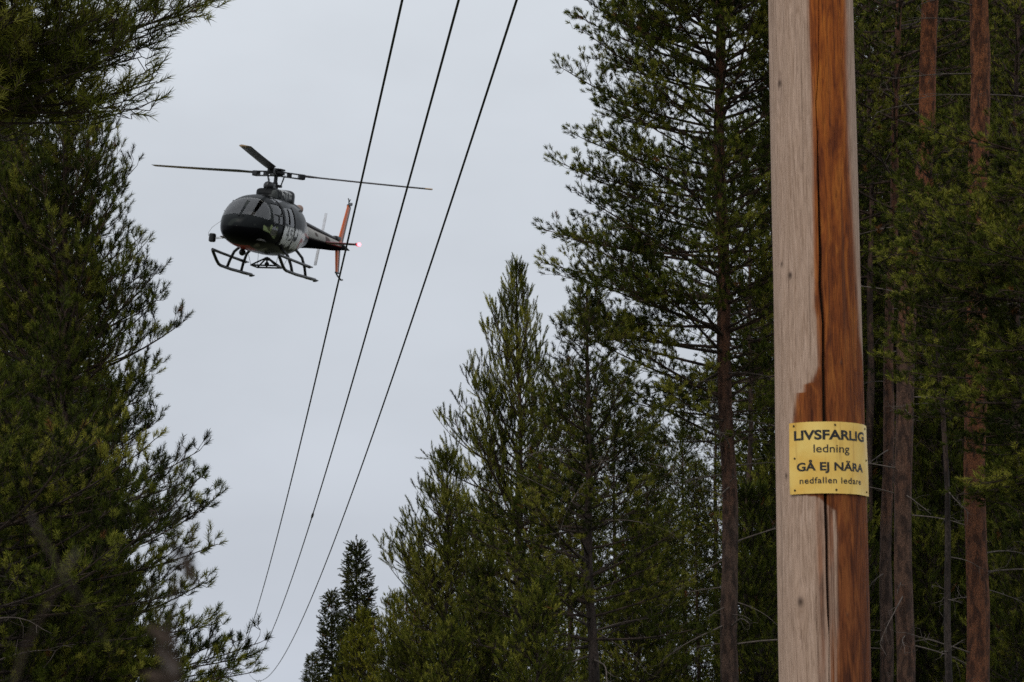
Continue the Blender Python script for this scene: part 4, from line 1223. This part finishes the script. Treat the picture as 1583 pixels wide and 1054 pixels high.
        tr_ = np.concatenate([np.stack([r0_, np.roll(r0_, -1), np.full(m_, len(Vc) - 2)], -1), np.stack([np.roll(r1_, -1), r1_, np.full(m_, len(Vc) - 1)], -1)])
        cols += [(.03, .03, .03, 1)] * 2
        me_ = np_mesh(name, Vc, q_, tr_, (paint,), None, {"paint": np.array(cols)})
        me_.set_sharp_from_angle(angle=math.radians(40))
        return link_mesh(name, me_, parent)
    cowl("rotor_cowling", [.78, .70, .5, .2, -.3, -.8, -.86], [2.36, 2.47, 2.53, 2.55, 2.58, 2.61, 2.59], [.22, .30, .36, .40, .41, .41, .39], 2.14, marks=True)
    cowl("engine_cowling", [-.84, -1.2, -1.7, -2.1, -2.3], [2.32, 2.30, 2.24, 2.14, 2.06], [.36, .36, .33, .26, .2], 1.85)
    b = MB(); b.tube([(.62, 0, 2.50), (.55, 0, 2.58), (.2, 0, 2.60)], [.10, .16, .14], 14); b.build("air_intake", black, root, True)
    b = MB()
    b.tube([(-1.95, 0, 2.12), (-2.2, 0, 2.20), (-2.5, 0, 2.24)], [.13, .13, .135], 18)
    b.tube([(-2.10, 0, 2.17), (-2.11, 0, 2.173)], [.15, .15], 18)
    b.build("exhaust_pipe", steel, root, True, 40)
    # --- tail boom
    n2_ = 48
    bx = np.linspace(-2.58, -8.0, 110)
    bt = spl([-2.58, -3.5, -4.9, -6.5, -7.2, -7.7, -8.0], [1.85, 1.79, 1.73, 1.66, 1.60, 1.53, 1.49])
    bb = spl([-2.58, -3.5, -4.9, -6.5, -7.2, -7.7, -8.0], [1.01, 1.10, 1.21, 1.32, 1.40, 1.44, 1.46])
    bw = spl([-2.58, -3.5, -4.9, -6.5, -7.2, -7.7, -8.0], [.36, .29, .22, .16, .11, .06, .015])
    Vb = []
    for x in bx:
        for j in range(n2_):
            a = 2 * math.pi * j / n2_
            Vb.append((x, bw(x) * math.sin(a), (bt(x) + bb(x)) / 2 + (bt(x) - bb(x)) / 2 * math.cos(a)))
    Vb = np.array(Vb); ib = np.arange(len(Vb)).reshape(len(bx), n2_)
    Qb = np.stack([ib[:-1], np.roll(ib[:-1], -1, 1), np.roll(ib[1:], -1, 1), ib[1:]], -1).reshape(-1, 4)
    def bpaint(x, y, z):
        nn = noise.noise(Vector((x * 1.7, y * 3, z * 4)))
        mid = (bt(x) + bb(x)) / 2
        f = (z - bb(x)) / max(bt(x) - bb(x), .01)
        c = (.006, .006, .007)
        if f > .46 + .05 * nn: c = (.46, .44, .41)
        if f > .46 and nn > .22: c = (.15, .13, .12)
        if .42 < f < .48 and x < -2.2: c = (.30, .035, .03) if x < -5.2 else (.05, .04, .04)
        if f > .86: c = (.06, .055, .055)
        if x < -6.7: c = (.02, .02, .02)
        return c + (1,)
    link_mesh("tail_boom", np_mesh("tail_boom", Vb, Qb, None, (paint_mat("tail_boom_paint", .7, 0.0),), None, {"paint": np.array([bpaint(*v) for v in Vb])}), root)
    b = MB()
    b.tube([(-2.2, .0, 1.97), (-3.2, 0, 1.86), (-4.9, 0, 1.77), (-6.6, 0, 1.69)], [.075, .065, .06, .05], 10)
    b.box((-6.55, 0, 1.74), (.45, .17, .13), bev=.03)
    b.tube([(-1.75, .25, 2.02), (-1.8, .30, 2.12)], [.05, .07], 10)
    b.build("tail_shaft_cover", dark, root, True, 40)
    # --- fins (aerofoil plates)
    def plate(name, le0, te0, le1, te1, th, mat, parent=root, axis=1):
        """tapered aerofoil between root chord (le0, te0) and tip chord (le1, te1)."""
        b_ = MB(); rings = []
        prof = [(0, 0), (.06, .55), (.2, .95), (.4, 1), (.7, .6), (1, .06), (.7, -.6), (.4, -1), (.2, -.95), (.06, -.55)]
        for (le, te, f) in ((le0, te0, 1.0), (le1, te1, .7)):
            le, te = Vector(le), Vector(te); r_ = []
            for (u, h) in prof:
                q = le + (te - le) * u
                q[axis] += h * th * f / 2
                r_.append(tuple(q))
            rings.append(r_)
        b_.loft(rings)
        return b_.build(name, mat, parent, True, 35)
    def lerp(a, b_, f): return tuple(a[i] + (b_[i] - a[i]) * f for i in range(3))
    uf0, ur0, uf1, ur1 = (-6.66, 0, 1.62), (-7.22, 0, 1.60), (-7.34, 0, 2.94), (-7.74, 0, 2.90)
    fin = plate("upper_fin", uf0, lerp(uf0, ur0, .72), uf1, lerp(uf1, ur1, .72), .09, orange)
    plate("rudder_strip", lerp(uf0, ur0, .70), lerp(uf0, ur0, 1.0), lerp(uf1, ur1, .70), lerp(uf1, ur1, 1.0), .045, grey, fin)
    b = MB(); b.box((-7.56, 0, 2.97), (.36, .10, .10), Matrix.Rotation(.3, 3, 'Y'), bev=.02); b.tube([(-7.46, 0, 3.0), (-7.42, 0, 3.13), (-7.33, 0, 3.16)], .02, 8); b.tube([(-7.46, 0, 3.05), (-7.60, 0, 3.16)], .015, 8); b.build("fin_cap", black, fin)
    lf0, lr0, lf1, lr1 = (-6.52, 0, 1.36), (-7.05, 0, 1.38), (-6.76, 0, .62), (-7.12, 0, .66)
    fin2 = plate("lower_fin", lf0, lerp(lf0, lr0, .7), lf1, lerp(lf1, lr1, .7), .08, orange)
    plate("rudder_strip", lerp(lf0, lr0, .68), lr0, lerp(lf1, lr1, .68), lr1, .04, grey, fin2)
    b = MB(); b.tube([(-6.80, 0, .72), (-6.86, 0, .58), (-7.02, 0, .52), (-7.42, 0, .42), (-7.58, 0, .44)], .028, 8); b.box((-6.93, 0, .62), (.36, .06, .06), bev=.015); b.build("tail_guard", black, fin2, True)
    # --- stabiliser with the red navigation light
    for sgn in (1, -1):
        st_ = plate("stabiliser", (-4.72, sgn * .16, 1.44), (-5.22, sgn * .16, 1.42), (-4.76, sgn * 1.22, 1.46), (-5.20, sgn * 1.22, 1.44), .075, maroon, axis=2)
        b = MB(); b.box((-4.97, sgn * 1.235, 1.45), (.42, .03, .09), bev=.01); b.build("end_plate", maroon, st_)
        if sgn == 1:
            em, t, bsd = new_mat("lit_red_lamp")
            bsd.inputs["Base Color"].default_value = (.6, .02, .03, 1)
            bsd.inputs["Emission Color"].default_value = (1.0, .16, .20, 1); bsd.inputs["Emission Strength"].default_value = 5.0
            b = MB(); b.ball((-4.95, 1.30, 1.46), .062, s=(1.2, 1, 1)); o_ = b.build("navigation_light", em, st_, True)
            o_["label"] = "glowing red lamp"
    # --- main rotor
    hub = Vector((-.05, 0, 3.06))
    rot = empty("main_rotor", hub, math.radians(8), root)
    b = MB()
    b.tube([(0, 0, -.95), (0, 0, -.62)], [.24, .16], 16); b.tube([(0, 0, -.62), (0, 0, -.28)], [.12, .075], 14); b.tube([(0, 0, -.30), (0, 0, .05)], .06, 14)
    b.build("mast", black, rot, True, 40)
    b = MB()
    b.tube([(0, 0, -.42), (0, 0, -.36)], .22, 20)
    for k_ in range(6):
        a = k_ * math.pi / 3 + .3; r0_ = .2
        b.tube([(r0_ * math.cos(a), r0_ * math.sin(a), -.38), (.30 * math.cos(a), .30 * math.sin(a), -.05)], .014, 6)
    b.build("swashplate", black, rot)
    b = MB()
    b.tube([(0, 0, -.10), (0, 0, -.02), (0, 0, .05), (0, 0, .09)], [.12, .26, .26, .12], 20)
    for k_ in range(3):
        a = k_ * 2 * math.pi / 3; R3 = Matrix.Rotation(a, 3, 'Z')
        for dz in (.055, -.075):
            b.box(R3 @ Vector((.48, 0, dz)), (.78, .16, .03), R3, bev=.008)
        b.box(R3 @ Vector((.82, 0, -.01)), (.20, .20, .17), R3, bev=.03)
        b.box(R3 @ Vector((.42, .0, -.01)), (.14, .12, .12), R3, bev=.02)
    for k_ in range(3):
        a = k_ * 2 * math.pi / 3 + math.pi / 3
        b.tube([(0, 0, .09), (.17 * math.cos(a), .17 * math.sin(a), .11)], .04, 8)
    b.tube([(0, 0, .09), (0, 0, .13)], .27, 20)
    b.build("hub", black, rot)
    blade_grey = simple_mat("blade_composite", (.030, .024, .024), .4)
    tipm = simple_mat("blade_pale_tip", (.40, .27, .15), .5)
    Rb = 5.15
    for k_ in range(3):
        a = k_ * 2 * math.pi / 3
        prof = [(-.09, 0), (-.07, .020), (-.02, .030), (.06, .026), (.26, .002), (.06, -.018), (-.02, -.022), (-.07, -.015)]
        cone_ = .024
        R3 = Matrix.Rotation(a, 3, 'Z')
        def ring(r, ch, th, tw):
            out = []
            for (yy, zz_) in prof:
                y_ = yy * ch; z_ = zz_ * th
                y2 = y_ * math.cos(tw) - z_ * math.sin(tw); z2 = y_ * math.sin(tw) + z_ * math.cos(tw)
                out.append(tuple(R3 @ Vector((r, y2, z2 + cone_ * r + .004 * r * r * .5))))
            return out
        split = Rb * (.60 if k_ == 2 else .95)
        rad = [.80, 1.1, 1.35] + list(np.linspace(1.7, split, 9))
        b = MB(); b.loft([ring(r, .35 if r < 1 else (.6 if r < 1.2 else 1.0), 1.4 if r < 1.2 else 1.0, .13 - .02 * r) for r in rad])
        bl = b.build("blade", blade_grey, rot, True, 40)
        rad = list(np.linspace(split, Rb, 6))
        b = MB(); b.loft([ring(r, 1.0 if r < Rb - .05 else .8, 1.0, .13 - .02 * r) for r in rad])
        b.build("blade_tip", tipm, bl, True, 40)
    # --- tail rotor, on the right-hand side of the boom
    tr_o = empty("tail_rotor", (-5.95, -.36, 1.62), 0, root)
    b = MB(); b.tube([(0, .30, 0), (0, .02, 0), (0, -.06, 0)], [.04, .05, .03], 12); b.box((0, -.01, 0), (.12, .06, .28), bev=.02); b.build("tail_rotor_hub", black, tr_o)
    for sgn in (1, -1):
        d = Vector((-.30, 0, 1.0)).normalized() * sgn
        R3 = d.to_track_quat('X', 'Y').to_matrix()
        b = MB(); rings = []
        for r in (.14, .3, .6, .93):
            rings.append([tuple(R3 @ Vector((r, zz_ * .5, yy * .34))) for (yy, zz_) in [(-.12, 0), (-.05, .025), (.08, .02), (.18, 0), (.08, -.02), (-.05, -.025)]])
        b.loft(rings); b.build("tail_rotor_blade", tailgrey, tr_o)
    # --- skids
    for sgn in (1, -1):
        y = 1.05 * sgn
        b = MB()
        b.tube([(1.93, y, .44), (1.84, y, .36), (1.50, y, .15), (1.30, y, .06), (1.12, y, .03), (.2, y, 0), (-.8, y, 0), (-1.62, y, 0)], .048, 12)
        sk = b.build("skid", black, root, True, 40)
        b = MB(); b.tube([(1.93, y, .44), (1.2, y, .41), (0, y, .37), (-.98, y, .34)], [.045, .042, .042, .05], 10)
        b.box((-.95, y, .345), (.34, .14, .04), bev=.01); b.build("step_bar", black, sk, True, 40)
        b = MB(); b.box((-1.28, y, -.02), (.62, .26, .03), bev=.01); b.box((-1.66, y, -.03), (.22, .10, .05), Matrix.Rotation(.2, 3, 'Y'), bev=.01); b.build("snow_pad", black, sk)
        b = MB()
        b.tube([(.60, 0, .70), (.62, .40 * sgn, .74), (.62, .66 * sgn, .70), (.60, .86 * sgn, .52), (.58, .98 * sgn, .25), (.58, y, .02)], .045, 10)
        b.build("front_leg", black, sk, True)
        b = MB()
        b.tube([(-.62, 0, .80), (-.60, .42 * sgn, .84), (-.60, .70 * sgn, .79), (-.62, .90 * sgn, .58), (-.66, 1.0 * sgn, .28), (-.68, y, .02)], .045, 10)
        b.build("rear_leg", black, sk, True)
    # --- cargo hook frame under the belly
    b = MB(); ap = (-.1, -.04, .47); q = [(.2, -.43, .18), (.2, .37, .22), (-.4, .37, .20), (-.4, -.43, .16)]
    for i in range(4):
        b.tube([ap, q[i]], .026, 8); b.tube([q[i], q[(i + 1) % 4]], .026, 8)
    for i in range(4): b.tube([q[i], (q[i][0] * 1.6, q[i][1] * 1.25, .60)], .007, 5)
    b.ball((-.1, -.03, .26), .075); b.tube([ap, (-.1, -.03, .16)], .03, 8); b.box((-.1, -.03, .42), (.16, .14, .10), bev=.02)
    b.build("cargo_hook", black, root)
    b = MB(); b.ball((1.4, -.30, .46), .105); b.tube([(1.4, -.30, .5), (1.4, -.30, .64)], .07, 10); b.build("belly_lamp", black, root, True, 40)
    # --- mirror on rods at the nose
    b = MB()
    b.tube([(2.3, -.95, .63), (2.3, -.95, .66), (2.3, -.95, .86), (2.3, -.95, .89)], [.07, .105, .105, .07], 16)
    mr = b.build("mirror", black, root, True, 40)
    b = MB(); b.tube([(2.3, -.95, .76), (2.35, -.28, .86)], .012, 6); b.tube([(2.3, -.95, .72), (2.25, -.45, .80)], .012, 6); b.build("mirror_rod", alu, mr)
    b = MB(); b.tube([(2.3, -1.07, .80), (2.3, -1.09, .90), (2.3, -.98, 1.08), (2.28, -.66, 1.34)], .006, 5); b.build("mirror_wire", alu, mr)
    b = MB(); b.tube([(.75, -.02, 2.40), (.62, .06, 2.80)], .006, 5); b.build("whip_aerial", black, root)
    b = MB(); b.tube([(2.78, -.02, 1.44), (2.70, -.02, 1.52)], .02, 6); b.box((2.74, .1, 1.46), (.04, .05, .03)); b.build("wiper", black, root)
build_heli()
